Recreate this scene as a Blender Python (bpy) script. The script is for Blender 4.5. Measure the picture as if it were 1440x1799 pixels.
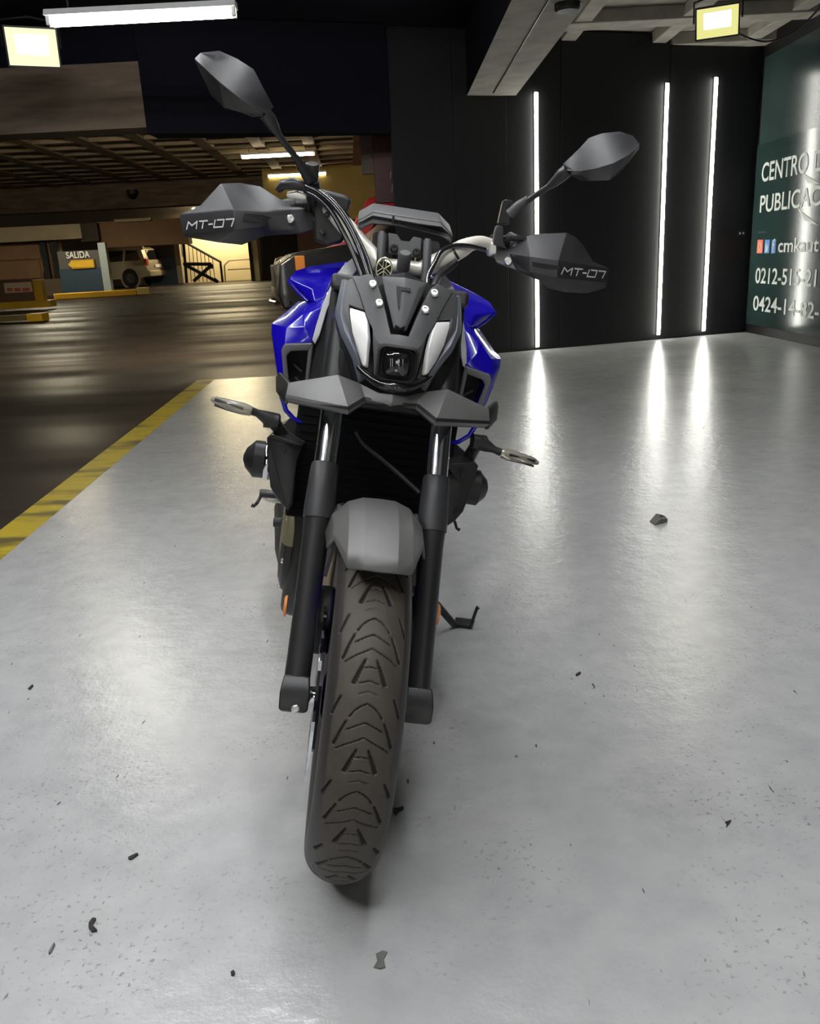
import bpy, bmesh, math, random
import numpy as np
from mathutils import Vector, Matrix
random.seed(7)
for o in list(bpy.data.objects): bpy.data.objects.remove(o, do_unlink=True)
scene = bpy.context.scene
C = scene.collection
R = math.radians

# ------------------------------------------------------------------ camera
F_PX, PITCH, ROLL, CAM_H = 1477.33, 0.29258556, 0.05139481, 1.0266
fwd = Vector((0, math.cos(PITCH), -math.sin(PITCH)))
r0 = Vector((1, 0, 0)); u0 = Vector((0, math.sin(PITCH), math.cos(PITCH)))
cam_r = r0*math.cos(ROLL) - u0*math.sin(ROLL)
cam_u = u0*math.cos(ROLL) + r0*math.sin(ROLL)
cam_o = Vector((0, 0, CAM_H))
cd = bpy.data.cameras.new('camera'); cam = bpy.data.objects.new('camera', cd); C.objects.link(cam)
cd.sensor_fit = 'HORIZONTAL'; cd.sensor_width = 36.0; cd.lens = F_PX/1440*36.0
cd.clip_start = 0.05; cd.clip_end = 300
cam.matrix_world = Matrix(((cam_r.x, cam_u.x, -fwd.x, cam_o.x), (cam_r.y, cam_u.y, -fwd.y, cam_o.y),
                           (cam_r.z, cam_u.z, -fwd.z, cam_o.z), (0, 0, 0, 1)))
scene.camera = cam

# ------------------------------------------------------------------ world and exposure
w = bpy.data.worlds.new('garage_air'); scene.world = w; w.use_nodes = True
w.node_tree.nodes['Background'].inputs[0].default_value = (0.9, 0.95, 1.0, 1)
w.node_tree.nodes['Background'].inputs[1].default_value = 0.02
vs = scene.view_settings
vs.view_transform = 'Standard'; vs.look = 'None'; vs.gamma = 1.0; vs.use_curve_mapping = False
vs.exposure = 0.0

# lamp strengths (emission of the lamp glass itself)
E_STRIP, E_FLOOD_L, E_FLOOD_R, E_TUBE, E_LOOP, E_GARAGE = 32.0, 108.0, 85.0, 26.0, 112.0, 42.0
E_FAR, E_STAIR, E_HALL = 480.0, 520.0, 110.0

# ------------------------------------------------------------------ materials
MATS = {}
def mat(name, col, rough=0.5, metal=0.0, spec=0.5, coat=0.0, emit=None, emit_s=0.0, noise=None, bump=None, trans=0.0, alpha=1.0, ior=None, stretch=None):
    """noise=(scale, amount, detail) varies the colour; bump=(scale, strength)"""
    if name in MATS: return MATS[name]
    m = bpy.data.materials.new(name); m.use_nodes = True
    nt = m.node_tree; b = nt.nodes['Principled BSDF']
    b.inputs['Base Color'].default_value = (*col, 1); b.inputs['Roughness'].default_value = rough
    b.inputs['Metallic'].default_value = metal; b.inputs['Specular IOR Level'].default_value = spec
    b.inputs['Coat Weight'].default_value = coat; b.inputs['Coat Roughness'].default_value = 0.04
    b.inputs['Transmission Weight'].default_value = trans; b.inputs['Alpha'].default_value = alpha
    if ior: b.inputs['IOR'].default_value = ior
    if emit: b.inputs['Emission Color'].default_value = (*emit, 1); b.inputs['Emission Strength'].default_value = emit_s
    if noise or bump:
        tc = nt.nodes.new('ShaderNodeTexCoord')
    vec_ = None
    if stretch:
        mp_ = nt.nodes.new('ShaderNodeMapping'); mp_.inputs['Scale'].default_value = stretch; nt.links.new(tc.outputs['Object'], mp_.inputs['Vector']); vec_ = mp_.outputs[0]
    if noise:
        n = nt.nodes.new('ShaderNodeTexNoise'); n.inputs['Scale'].default_value = noise[0]; n.inputs['Detail'].default_value = noise[2] if len(noise) > 2 else 6
        nt.links.new(vec_ or tc.outputs['Object'], n.inputs['Vector'])
        mx = nt.nodes.new('ShaderNodeMix'); mx.data_type = 'RGBA'
        a = noise[1]
        mx.inputs['A'].default_value = (*[c*(1-a) for c in col], 1); mx.inputs['B'].default_value = (*[min(1, c*(1+a)) for c in col], 1)
        nt.links.new(n.outputs['Fac'], mx.inputs['Factor']); nt.links.new(mx.outputs['Result'], b.inputs['Base Color'])
    if bump:
        n2 = nt.nodes.new('ShaderNodeTexNoise'); n2.inputs['Scale'].default_value = bump[0]; n2.inputs['Detail'].default_value = 4
        nt.links.new(tc.outputs['Object'], n2.inputs['Vector'])
        bp = nt.nodes.new('ShaderNodeBump'); bp.inputs['Strength'].default_value = bump[1]; bp.inputs['Distance'].default_value = 0.002
        nt.links.new(n2.outputs['Fac'], bp.inputs['Height']); nt.links.new(bp.outputs['Normal'], b.inputs['Normal'])
    MATS[name] = m
    return m
def emitter(name, col, s):
    m = bpy.data.materials.new(name); m.use_nodes = True; nt = m.node_tree
    nt.nodes.remove(nt.nodes['Principled BSDF'])
    e = nt.nodes.new('ShaderNodeEmission'); e.inputs[0].default_value = (*col, 1); e.inputs[1].default_value = s
    nt.links.new(e.outputs[0], nt.nodes['Material Output'].inputs[0]); return m

M_GUARD = mat('guard_plastic', (.024, .024, .026), .42, noise=(60, .15), bump=(900, .15))
M_COWL = mat('cowl_plastic', (.060, .060, .062), .5, bump=(1200, .1))
M_GREY = mat('matte_grey_paint', (.105, .103, .100), .42, noise=(20, .06))
M_TRIM = mat('silver_grey_trim', (.36, .36, .365), .4)
M_BLACK = mat('black_plastic', (.012, .012, .012), .45)
M_DEEP = mat('deep_black', (.005, .005, .005), .7)
M_SATIN = mat('satin_black_metal', (.020, .020, .021), .35, bump=(500, .05))
M_BLUE = mat('gloss_blue_paint', (.008, .002, .38), .22, coat=1.0)
M_SLATE = mat('slate_blue_plastic', (.12, .13, .16), .35)
M_CHEEK = mat('dark_slate_plastic', (.012, .014, .020), .4)
M_CHROME = mat('chrome', (.75, .77, .80), .08, metal=1.0)
M_SILVER = mat('silver_metal', (.80, .77, .68), .36, metal=.2)
M_BOLT = mat('bolt_metal', (.85, .85, .83), .25, metal=.85)
M_RUBBER = mat('tyre_rubber', (.051, .042, .033), .62, noise=(35, .35), bump=(300, .15))
M_GROOVE_SHADE = mat('tyre_groove', (.008, .007, .006), .9)  # shade inside the tread grooves, put into the colour
M_DRL = mat('lamp_white_lens', (.80, .80, .78), .25, coat=.6)
M_LENS = mat('lamp_dark_glass', (.010, .010, .012), .08, coat=1.0)
M_CLEAR = mat('clear_lens', (.52, .49, .40), .12, trans=.6, coat=.5)
M_AMBER = mat('amber_plastic', (.75, .26, .05), .3, coat=.4)
M_KHAKI = mat('khaki_engine_paint', (.20, .18, .11), .4, metal=.3)
M_GOLD = mat('emblem_gold', (.85, .80, .55), .3, metal=.6)
M_WHITE = mat('white_paint', (.8, .8, .78), .5)
M_MIRROR = mat('mirror_glass', (.8, .8, .82), .03, metal=1.0)
M_TEXT = mat('grey_print', (.62, .62, .62), .5)

# ------------------------------------------------------------------ mesh helpers
def tag(o, label=None, cat=None, group=None, kind=None):
    if label: o['label'] = label
    if cat: o['category'] = cat
    if group: o['group'] = group
    if kind: o['kind'] = kind
    return o
def link(name, me, m, parent=None, smooth=None, bevel=None, solid=None):
    o = bpy.data.objects.new(name, me); C.objects.link(o)
    ms = m if isinstance(m, (list, tuple)) else [m]
    for k in ms: me.materials.append(k)
    if smooth is not None:
        me.shade_smooth(); me.set_sharp_from_angle(angle=R(smooth))
    if solid:
        s = o.modifiers.new('solid', 'SOLIDIFY'); s.thickness = solid; s.offset = -1; s.use_even_offset = False
    if bevel:
        b = o.modifiers.new('bevel', 'BEVEL'); b.width = bevel; b.segments = 3; b.limit_method = 'ANGLE'; b.angle_limit = R(22)
        b.harden_normals = False
        if smooth is None: me.shade_smooth(); me.set_sharp_from_angle(angle=R(50))
    if parent: o.parent = parent
    return o
def pyd(verts, faces):
    me = bpy.data.meshes.new('m'); me.from_pydata([tuple(v) for v in verts], [], faces); me.update(); return me
def fix(me):
    bm = bmesh.new(); bm.from_mesh(me); bmesh.ops.remove_doubles(bm, verts=bm.verts, dist=1e-5)
    bmesh.ops.recalc_face_normals(bm, faces=bm.faces); bm.to_mesh(me); bm.free(); return me
def box_me(lo, hi, taper=None):
    x0, y0, z0 = lo; x1, y1, z1 = hi
    v = [(x0,y0,z0),(x1,y0,z0),(x1,y1,z0),(x0,y1,z0),(x0,y0,z1),(x1,y0,z1),(x1,y1,z1),(x0,y1,z1)]
    return pyd(v, [(0,3,2,1),(4,5,6,7),(0,1,5,4),(1,2,6,5),(2,3,7,6),(3,0,4,7)])
def box(name, lo, hi, m, parent=None, bevel=None):
    return link(name, box_me(lo, hi), m, parent, bevel=bevel)
def prism_me(poly, off):
    """closed prism: polygon (3d points) and the same polygon moved by off"""
    n = len(poly); off = Vector(off)
    v = [Vector(p) for p in poly] + [Vector(p)+off for p in poly]
    f = [tuple(range(n)), tuple(range(2*n-1, n-1, -1))] + [(i, (i+1) % n, n+(i+1) % n, n+i) for i in range(n)]
    return fix(pyd(v, f))
def tube_me(pts, rad, seg=12, cap=True):
    pts = [Vector(p) for p in pts]; n = len(pts)
    if not isinstance(rad, (list, tuple)): rad = [rad]*n
    v, f = [], []; prev = None
    for i, p in enumerate(pts):
        t = ((pts[min(i+1, n-1)]-p).normalized() + (p-pts[max(i-1, 0)]).normalized())
        t = t.normalized() if t.length > 1e-9 else Vector((0, 0, 1))
        if prev is None:
            a = t.cross(Vector((0, 0, 1)) if abs(t.z) < .9 else Vector((1, 0, 0))).normalized()
        else:
            a = (prev - t*prev.dot(t)).normalized()
        prev = a; b = t.cross(a)
        for k in range(seg):
            q = 2*math.pi*k/seg; v.append(p + (a*math.cos(q)+b*math.sin(q))*rad[i])
    for i in range(n-1):
        for k in range(seg):
            f.append((i*seg+k, i*seg+(k+1) % seg, (i+1)*seg+(k+1) % seg, (i+1)*seg+k))
    if cap: f += [tuple(range(seg-1, -1, -1)), tuple(range((n-1)*seg, n*seg))]
    return fix(pyd(v, f))
def spline(pts, n=6):
    """Catmull-Rom through the points"""
    P = [Vector(p) for p in pts]; P = [P[0]*2-P[1]] + P + [P[-1]*2-P[-2]]; out = []
    for i in range(1, len(P)-2):
        for k in range(n):
            t = k/n; a, b, c, d = P[i-1], P[i], P[i+1], P[i+2]
            out.append(.5*((2*b)+(c-a)*t+(2*a-5*b+4*c-d)*t*t+(3*b-a-3*c+d)*t**3))
    out.append(P[-2]); return out
def lathe_me(prof, c, axis, seg=24, cap=True):
    """prof = [(along, radius)], revolved about axis through c"""
    ax = Vector(axis).normalized(); c = Vector(c)
    a = ax.cross(Vector((0, 0, 1)) if abs(ax.z) < .9 else Vector((1, 0, 0))).normalized(); b = ax.cross(a)
    v, f = [], []
    for t, r in prof:
        for k in range(seg):
            q = 2*math.pi*k/seg; v.append(c+ax*t+(a*math.cos(q)+b*math.sin(q))*max(r, 1e-4))
    n = len(prof)
    for i in range(n-1):
        for k in range(seg): f.append((i*seg+k, i*seg+(k+1) % seg, (i+1)*seg+(k+1) % seg, (i+1)*seg+k))
    if cap: f += [tuple(range(seg-1, -1, -1)), tuple(range((n-1)*seg, n*seg))]
    return fix(pyd(v, f))
def loft_me(rings, cap=True):
    n = len(rings[0]); v = [p for r in rings for p in r]; f = []
    for i in range(len(rings)-1):
        for k in range(n): f.append((i*n+k, i*n+(k+1) % n, (i+1)*n+(k+1) % n, (i+1)*n+k))
    if cap: f += [tuple(range(n-1, -1, -1)), tuple(range((len(rings)-1)*n, len(rings)*n))]
    return fix(pyd(v, f))
def facets_me(polys, mirror=False, face=(0, -1, 0)):
    """open faceted skin; every facet turned to look towards 'face'"""
    fv = Vector(face); key, v, f = {}, [], []
    def idx(p):
        p = Vector(p)
        k = (round(p.x, 4), round(p.y, 4), round(p.z, 4))
        if k not in key: key[k] = len(v); v.append(p)
        return key[k]
    allp = []
    for P in polys:
        P = [Vector(p) for p in P]
        if mirror:
            for p in P:
                if abs(p.x) < .006: p.x = 0
        allp.append(P)
        if mirror: allp.append([Vector((-p.x, p.y, p.z)) for p in P])
    for P in allp:
        nrm = Vector((0, 0, 0))
        for i in range(len(P)): nrm += (P[i]-P[0]).cross(P[(i+1) % len(P)]-P[0])
        if nrm.dot(fv) < 0: P = P[::-1]
        ids = [idx(p) for p in P]; d = []
        for i in ids:
            if i not in d: d.append(i)
        if len(d) > 2: f.append(tuple(d))
    return pyd(v, f)
def join_me(*mes):
    bm = bmesh.new()
    for m in mes: bm.from_mesh(m)
    out = bpy.data.meshes.new('m'); bm.to_mesh(out); bm.free(); return out
def empty(name, loc, rz=0, rot=None):
    o = bpy.data.objects.new(name, None); o.empty_display_size = .1; C.objects.link(o); o.location = loc
    o.rotation_euler = rot if rot else (0, 0, rz); return o
def copy_tree(o, parent=None):
    c = o.copy(); C.objects.link(c); c.parent = parent
    for ch in list(o.children): copy_tree(ch, c)
    return c
def text_me(s, size, font_scale_x=1.0, extrude=.002, shear=0, bold=0.0):
    cu = bpy.data.curves.new('t', 'FONT'); cu.body = s; cu.size = size; cu.extrude = extrude; cu.shear = shear; cu.offset = bold
    o = bpy.data.objects.new('t', cu); C.objects.link(o)
    bpy.context.view_layer.update()
    me = bpy.data.meshes.new_from_object(o.evaluated_get(bpy.context.evaluated_depsgraph_get()))
    bpy.data.objects.remove(o); bpy.data.curves.remove(cu)
    return me
def map_me(me, org, xv, yv, zv, fit=None):
    """put a flat mesh (x, y, depth z) onto a plane; fit=(width,height) rescales its outline"""
    org, xv, yv, zv = Vector(org), Vector(xv), Vector(yv), Vector(zv)
    xs = [q.co.x for q in me.vertices]; ys = [q.co.y for q in me.vertices]
    sx = sy = 1
    if fit: sx = fit[0]/(max(xs)-min(xs)); sy = fit[1]/(max(ys)-min(ys))
    mx, my = min(xs), min(ys)
    for q in me.vertices:
        x, y, z = q.co; q.co = org + xv*((x-mx)*sx) + yv*((y-my)*sy) + zv*z
    return me

# a measured point of the photograph at a known distance y (world), used to place the far things
def G(u, v, y):
    d = fwd + cam_r*((u-720)/F_PX) - cam_u*((v-899.5)/F_PX); t = y/d.y
    return cam_o + d*t
def slope_z(y): return max(0.0, .0135*(y-12.0))

# ================================================================== SETTING
# ---- concrete & floor materials
def floor_material():
    m = bpy.data.materials.new('grey_epoxy_floor'); m.use_nodes = True; nt = m.node_tree; N = nt.nodes; Lk = nt.links.new
    b = N['Principled BSDF']; tc = N.new('ShaderNodeTexCoord')
    def noise(sc, det=6, rough=.6, vec=None):
        n = N.new('ShaderNodeTexNoise'); n.inputs['Scale'].default_value = sc; n.inputs['Detail'].default_value = det; n.inputs['Roughness'].default_value = rough
        Lk(vec or tc.outputs['Object'], n.inputs['Vector']); return n
    def ramp(src, a, b_, c0, c1):
        r = N.new('ShaderNodeValToRGB'); r.color_ramp.elements[0].position = a; r.color_ramp.elements[1].position = b_
        r.color_ramp.elements[0].color = (*c0, 1); r.color_ramp.elements[1].color = (*c1, 1); Lk(src, r.inputs[0]); return r
    def mix(fac, a, b_, mode='MIX'):
        x = N.new('ShaderNodeMix'); x.data_type = 'RGBA'; x.blend_type = mode
        if isinstance(fac, float): x.inputs['Factor'].default_value = fac
        else: Lk(fac, x.inputs['Factor'])
        for s, k in ((a, 'A'), (b_, 'B')):
            if isinstance(s, tuple): x.inputs[k].default_value = s
            else: Lk(s, x.inputs[k])
        return x.outputs['Result']
    big = ramp(noise(1.1, 5).outputs['Fac'], .25, .8, (.45, .455, .46), (.55, .55, .545))
    mid = ramp(noise(12, 5, .55).outputs['Fac'], .2, .9, (.76, .76, .76), (1.0, .995, .985))
    col = mix(1.0, big.outputs[0], mid.outputs[0], 'MULTIPLY')
    # fine speckle and scuffs, gathered in worn patches
    patch = ramp(noise(2.3, 3).outputs['Fac'], .47, .66, (0, 0, 0), (1, 1, 1))
    sp = ramp(noise(95, 3, .55).outputs['Fac'], .60, .68, (0, 0, 0), (1, 1, 1))
    s1 = mix(1.0, sp.outputs[0], patch.outputs[0], 'MULTIPLY')
    col = mix(s1, col, (.19, .185, .18, 1))
    # short drawn-out scuffs
    mp = N.new('ShaderNodeMapping'); mp.inputs['Scale'].default_value = (9, 34, 1); mp.inputs['Rotation'].default_value = (0, 0, .25); Lk(tc.outputs['Object'], mp.inputs['Vector'])
    mp2 = N.new('ShaderNodeMapping'); mp2.inputs['Scale'].default_value = (40, 12, 1); mp2.inputs['Rotation'].default_value = (0, 0, -.6); mp2.inputs['Location'].default_value = (3, 7, 0); Lk(tc.outputs['Object'], mp2.inputs['Vector'])
    sc2 = ramp(noise(1.7, 2, .5, mp2.outputs[0]).outputs['Fac'], .73, .77, (0, 0, 0), (1, 1, 1))
    col = mix(sc2.outputs[0], col, (.10, .095, .09, 1))
    Lk(col, b.inputs['Base Color'])
    rr = ramp(noise(2.2, 4, .5).outputs['Fac'], .1, .95, (.20, .20, .20), (.29, .29, .29)); Lk(rr.outputs[0], b.inputs['Roughness'])
    b.inputs['Specular IOR Level'].default_value = .5; b.inputs['IOR'].default_value = 1.75
    bp1 = N.new('ShaderNodeBump'); bp1.inputs['Strength'].default_value = .6; bp1.inputs['Distance'].default_value = .004
    Lk(noise(22, 5, .6).outputs['Fac'], bp1.inputs['Height'])
    bp2 = N.new('ShaderNodeBump'); bp2.inputs['Strength'].default_value = .25; bp2.inputs['Distance'].default_value = .001
    Lk(noise(140, 3).outputs['Fac'], bp2.inputs['Height']); Lk(bp1.outputs[0], bp2.inputs['Normal'])
    Lk(bp2.outputs[0], b.inputs['Normal'])
    return m
M_FLOOR = floor_material()
def asphalt_material():
    m = mat('brown_asphalt', (.027, .0185, .0145), .42, spec=.14, noise=(1.3, .35, 8), bump=(60, .3))
    nt = m.node_tree; tc = nt.nodes.new('ShaderNodeTexCoord'); mp = nt.nodes.new('ShaderNodeMapping')
    mp.inputs['Scale'].default_value = (.12, .9, 1); nt.links.new(tc.outputs['Object'], mp.inputs['Vector'])
    n = nt.nodes.new('ShaderNodeTexNoise'); n.inputs['Scale'].default_value = 1.1; n.inputs['Detail'].default_value = 2
    nt.links.new(mp.outputs[0], n.inputs['Vector'])
    mr = nt.nodes.new('ShaderNodeMapRange'); mr.inputs[1].default_value = .35; mr.inputs[2].default_value = .65; mr.inputs[3].default_value = .40; mr.inputs[4].default_value = .66
    nt.links.new(n.outputs['Fac'], mr.inputs[0]); nt.links.new(mr.outputs[0], nt.nodes['Principled BSDF'].inputs['Roughness'])
    return m
M_ASPHALT = asphalt_material()
def yellow_line_material():
    m = mat('worn_yellow_paint', (.46, .34, .012), .5, noise=(6, .25))
    nt = m.node_tree; b = nt.nodes['Principled BSDF']; src = b.inputs['Base Color'].links[0].from_socket
    tc = nt.nodes.new('ShaderNodeTexCoord'); mp = nt.nodes.new('ShaderNodeMapping'); mp.inputs['Scale'].default_value = (2.2, 7, 1); mp.inputs['Rotation'].default_value = (0, 0, .4)
    nt.links.new(tc.outputs['Object'], mp.inputs['Vector'])
    n = nt.nodes.new('ShaderNodeTexNoise'); n.inputs['Scale'].default_value = 1.0; n.inputs['Detail'].default_value = 5; nt.links.new(mp.outputs[0], n.inputs['Vector'])
    r = nt.nodes.new('ShaderNodeValToRGB'); r.color_ramp.elements[0].position = .50; r.color_ramp.elements[1].position = .66; nt.links.new(n.outputs['Fac'], r.inputs[0])
    mx = nt.nodes.new('ShaderNodeMix'); mx.data_type = 'RGBA'; nt.links.new(r.outputs[0], mx.inputs['Factor']); nt.links.new(src, mx.inputs['A']); mx.inputs['B'].default_value = (.10, .075, .015, 1)
    nt.links.new(mx.outputs['Result'], b.inputs['Base Color']); return m
M_YLINE = yellow_line_material()
M_BWALL = mat('black_painted_wall', (.0050, .0051, .0058), .55, noise=(2.5, .25), bump=(18, .08))
M_CONC = mat('rough_concrete', (.36, .335, .29), .85, noise=(5, .45, 10), bump=(25, .8))
M_CONCB = mat('brown_concrete', (.17, .125, .088), .85, noise=(2.2, .85, 10), bump=(14, .9), stretch=(.8, .8, 5))
M_RIB = mat('garage_ceiling_concrete', (.25, .19, .115), .85, noise=(2, .25))
M_NAVY = mat('navy_black_paint', (.0048, .0048, .0100), .8, spec=.15, noise=(1.5, .3))

def flat(name, pts, m, kind='structure', thick=.05, top=True, parent=None):
    return tag(link(name, prism_me(pts, (0, 0, -thick if top else thick)), m, parent), kind=kind if not parent else None)

def gx(y): return -1.575 - .048*(y-3.07)          # right edge of the painted line = left edge of the grey floor
YF = 8.2
flat('floor', [(gx(-4), -4, 0), (4.6, -4, 0), (4.6, 10.6, 0), (1.5, 9.5, 0), (0.02, 9.0, 0), (0.02, YF, 0), (gx(YF), YF, 0)], M_FLOOR)
flat('trim_1', [(gx(-4)-.15, -4, .001), (gx(-4), -4, .001), (gx(YF), YF, .001), (gx(YF)-.17, YF, .001)], M_YLINE)   # painted yellow line
me = pyd([(-60, -6, -.006), (6, -6, -.006), (6, 12, -.006), (-60, 12, -.006), (6, 60, slope_z(60)-.006), (-60, 60, slope_z(60)-.006)], [(0, 1, 2, 3), (3, 2, 4, 5)])
tag(link('floor_parking', me, M_ASPHALT), kind='structure')

# ---- booth walls
def wy(x): return 9.2 + .30*(x-1.1)               # back wall line
CX, CY = 4.07, wy(4.07)
CEIL = 3.12
flat('wall_back', [(0.0, wy(0), 0), (CX+.2, wy(CX+.2), 0), (CX+.2, wy(CX+.2)+.15, 0), (0.0, wy(0)+.15, 0)], M_BWALL, thick=-CEIL)
flat('wall_right', [(CX, CY+.1, 0), (CX, -4, 0), (CX+.15, -4, 0), (CX+.15, CY+.1, 0)], M_BWALL, thick=-CEIL)
# joint boards of the black wall: shallow proud panels, one per sheet
wd = Vector((1, .30, 0)).normalized(); wn = Vector((.30, -1, 0)).normalized()
WB = bpy.data.objects['wall_back']
def on_wall(x, off=0): return Vector((x, wy(x), 0)) + wn*off
for i, (xa, xb) in enumerate([(0.004, .62), (.626, 1.17), (1.176, 1.74), (1.746, 2.96), (2.966, 4.06)]):
    a, b = on_wall(xa, .012), on_wall(xb, .012)
    za = .02 if i != 3 else .0
    link('panel', prism_me([a+Vector((0, 0, za)), b+Vector((0, 0, za)), b+Vector((0, 0, CEIL-.02)), a+Vector((0, 0, CEIL-.02))], -wn*.011), M_BWALL, WB, bevel=.003)

flat('wall_front', [(-3.2, -3.8, 0), (CX, -3.8, 0), (CX, -3.95, 0), (-3.2, -3.95, 0)], M_BWALL, thick=-CEIL)
# ---- ceiling of the booth and its beam
flat('ceiling', [(-9, -4, CEIL), (.80, -4, CEIL), (.80, 9.6, CEIL), (-9, 8.9, CEIL)], M_NAVY, top=False, thick=.2)
flat('ceiling_concrete', [(1.2, -4, CEIL+.02), (4.3, -4, CEIL+.02), (4.3, 11, CEIL+.02), (1.2, 11, CEIL+.02)], M_CONC, top=False, thick=.2)
CC = bpy.data.objects['ceiling_concrete']
for k in range(8):                                    # cross ribs of the slab
    y = 2.4+k*1.05
    box('rib', (1.34, y, CEIL-.10), (CX, y+.28, CEIL+.02), M_CONC, CC, bevel=.01)
for k in range(3):
    x = 1.75+k*1.0
    box('rib', (x, -3.5, CEIL-.085), (x+.16, 10.0, CEIL+.02), M_CONC, CC, bevel=.01)
bm_y0, bm_y1 = -3.8, 9.12
beam = tag(link('ceiling_beam', pyd([(.86+.36*0-.0, bm_y0, 2.53), (1.36, bm_y0, 2.53), (1.27, bm_y1+.1, 2.53), (.77, bm_y1, 2.53),
            (.86, bm_y0, CEIL+.1), (1.36, bm_y0, CEIL+.1), (1.27, bm_y1+.1, CEIL+.1), (.77, bm_y1, CEIL+.1)],
            [(0, 3, 2, 1), (4, 5, 6, 7), (0, 1, 5, 4), (1, 2, 6, 5), (2, 3, 7, 6), (3, 0, 4, 7)]), [M_CONC, M_NAVY]), kind='structure')
for p in beam.data.polygons:
    if p.normal.x < -.5: p.material_index = 1
# a conduit line under the beam and a round junction box
link('conduit', tube_me([(1.03, 5.0, 2.525), (1.02, 9.0, 2.525)], .006, 6), M_BLACK, beam)
link('junction_box', lathe_me([(0, .085), (.03, .085), (.045, .07)], (1.17, 6.05, 2.53), (0, 0, -1), 20), M_BLACK, beam)

# ---- header beam over the booth opening
flat('wall_header', [(-2.17, YF, 2.21), (0.0, YF+.55, 2.19), (0.0, YF+.75, 2.19), (-2.17, YF+.35, 2.21)], M_NAVY, thick=-(CEIL-2.2))
flat('wall_header_concrete', [(-9, YF, 2.26), (-2.17, YF, 2.26), (-2.17, YF+.35, 2.26), (-9, YF+.35, 2.26)], M_CONCB, thick=-.53)
flat('wall_fascia', [(-9, YF+.06, 2.79), (-2.17, YF+.06, 2.79), (-2.17, YF+.35, 2.79), (-9, YF+.35, 2.79)], M_NAVY, thick=-.34)
# dark red painted pier end hanging beside the black wall
a, b = G(658, 222, 9.6), G(703, 355, 9.6)
pr = tag(empty('hanging_panel', ((a.x+b.x)/2, 9.6, b.z)), 'dark red painted panel hanging beside the black wall', 'panel')
M_DRED = mat('dark_red_paint', (.085, .022, .020), .55, noise=(6, .25))
hw = .15
link('board', box_me((-hw, 0, 0), (hw, .1, a.z-b.z+.1)), M_DRED, pr, bevel=.006)
link('edge_strip', box_me((-hw-.13, .03, .30), (-hw-.005, .09, a.z-b.z+.02)), mat('brown_strip', (.12, .075, .05), .6), pr)
for (sx, sz, l) in ((.02, .24, .07), (.055, .27, .05), (.03, .10, .08)):
    link('scratch', tube_me([(sx, -.002, sz), (sx+.01, -.002, sz+l)], .004, 6), mat('scratch_pale', (.5, .4, .36), .7), pr)

# ================================================================== LAMPS OF THE BOOTH
M_STRIP = emitter('led_strip_light', (1.0, .99, .92), E_STRIP)
strip_lab = ['leftmost vertical white LED strip on the black wall, behind the right handguard', 'middle vertical white LED strip on the black wall, right of the raised mirror', 'rightmost vertical white LED strip on the black wall, nearest the green banner']
for i, (x, z0, z1) in enumerate([(1.475, .03, 2.565), (2.925, .05, 2.66), (3.50, .05, 2.72)]):
    s = tag(empty('led_strip_lamp', on_wall(x, .012), math.atan(.30)), strip_lab[i], 'lamp', 'vertical LED strips on the black wall')
    link('channel', box_me((-.022, -.012, z0), (.022, 0, z1)), M_SILVER, s)
    link('diffuser', tube_me([(0, -.018, z0+.01), (0, -.018, z1-.01)], .017, 10), M_STRIP, s)
front_lab = ['vertical white LED strip on the wall behind the viewer, %s' % q for q in ('leftmost of four', 'second from the left', 'third from the left', 'rightmost of four')]
for i, x in enumerate((-2.2, -.9, 1.0, 2.6)):
    s = tag(empty('led_strip_lamp', (x, -3.8, 0), math.pi), front_lab[i], 'lamp', 'vertical LED strips on the wall behind the viewer')
    link('channel', box_me((-.022, -.012, .05), (.022, 0, 2.6)), M_SILVER, s)
    link('diffuser', tube_me([(0, -.018, .06), (0, -.018, 2.59)], .017, 10), M_STRIP, s)
def floodlight(name, loc, aim, wd_, ht, em, refl, label):
    f = tag(empty(name, loc), label, 'lamp', 'floodlights under the ceiling')
    d = (Vector(aim)-Vector(loc)).normalized(); f.rotation_euler = d.to_track_quat('-Y', 'Z').to_euler()
    link('housing', loft_me([[(-wd_/2, 0, -ht/2), (wd_/2, 0, -ht/2), (wd_/2, 0, ht/2), (-wd_/2, 0, ht/2)],
                             [(-wd_/2*.9, .07, -ht/2*.9), (wd_/2*.9, .07, -ht/2*.9), (wd_/2*.9, .07, ht/2*.9), (-wd_/2*.9, .07, ht/2*.9)]]), M_BLACK, f, bevel=.006)
    fr = [(-wd_/2, -.004, -ht/2), (wd_/2, -.004, -ht/2), (wd_/2, -.004, ht/2), (-wd_/2, -.004, ht/2)]
    t = .012
    for (x0, x1, z0, z1) in ((-wd_/2, wd_/2, ht/2-t, ht/2), (-wd_/2, wd_/2, -ht/2, -ht/2+t), (-wd_/2, -wd_/2+t, -ht/2+t, ht/2-t), (wd_/2-t, wd_/2, -ht/2+t, ht/2-t)):
        link('rim', box_me((x0, -.014, z0), (x1, -.001, z1)), M_BLACK, f)
    link('lens', box_me((-wd_/2+t, -.008, -ht/2+t), (wd_/2-t, -.003, ht/2-t)), refl, f)
    link('led_core', loft_me([[(x_*wd_*.30, -.0085, z_*ht*.24+ht*.06) for x_, z_ in ((-1, -1), (1, -1), (1, 1), (-1, 1))], [(x_*wd_*.28, -.012, z_*ht*.22+ht*.06) for x_, z_ in ((-1, -1), (1, -1), (1, 1), (-1, 1))]]), em, f)
    link('bracket', tube_me([(-wd_/2-.015, .03, 0), (-wd_/2-.015, .05, ht/2+.03), (0, .06, ht/2+.06), (wd_/2+.015, .05, ht/2+.03), (wd_/2+.015, .03, 0)], .008, 6), M_BLACK, f)
    return f
FL = G(57, 83, 7.0)
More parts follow.
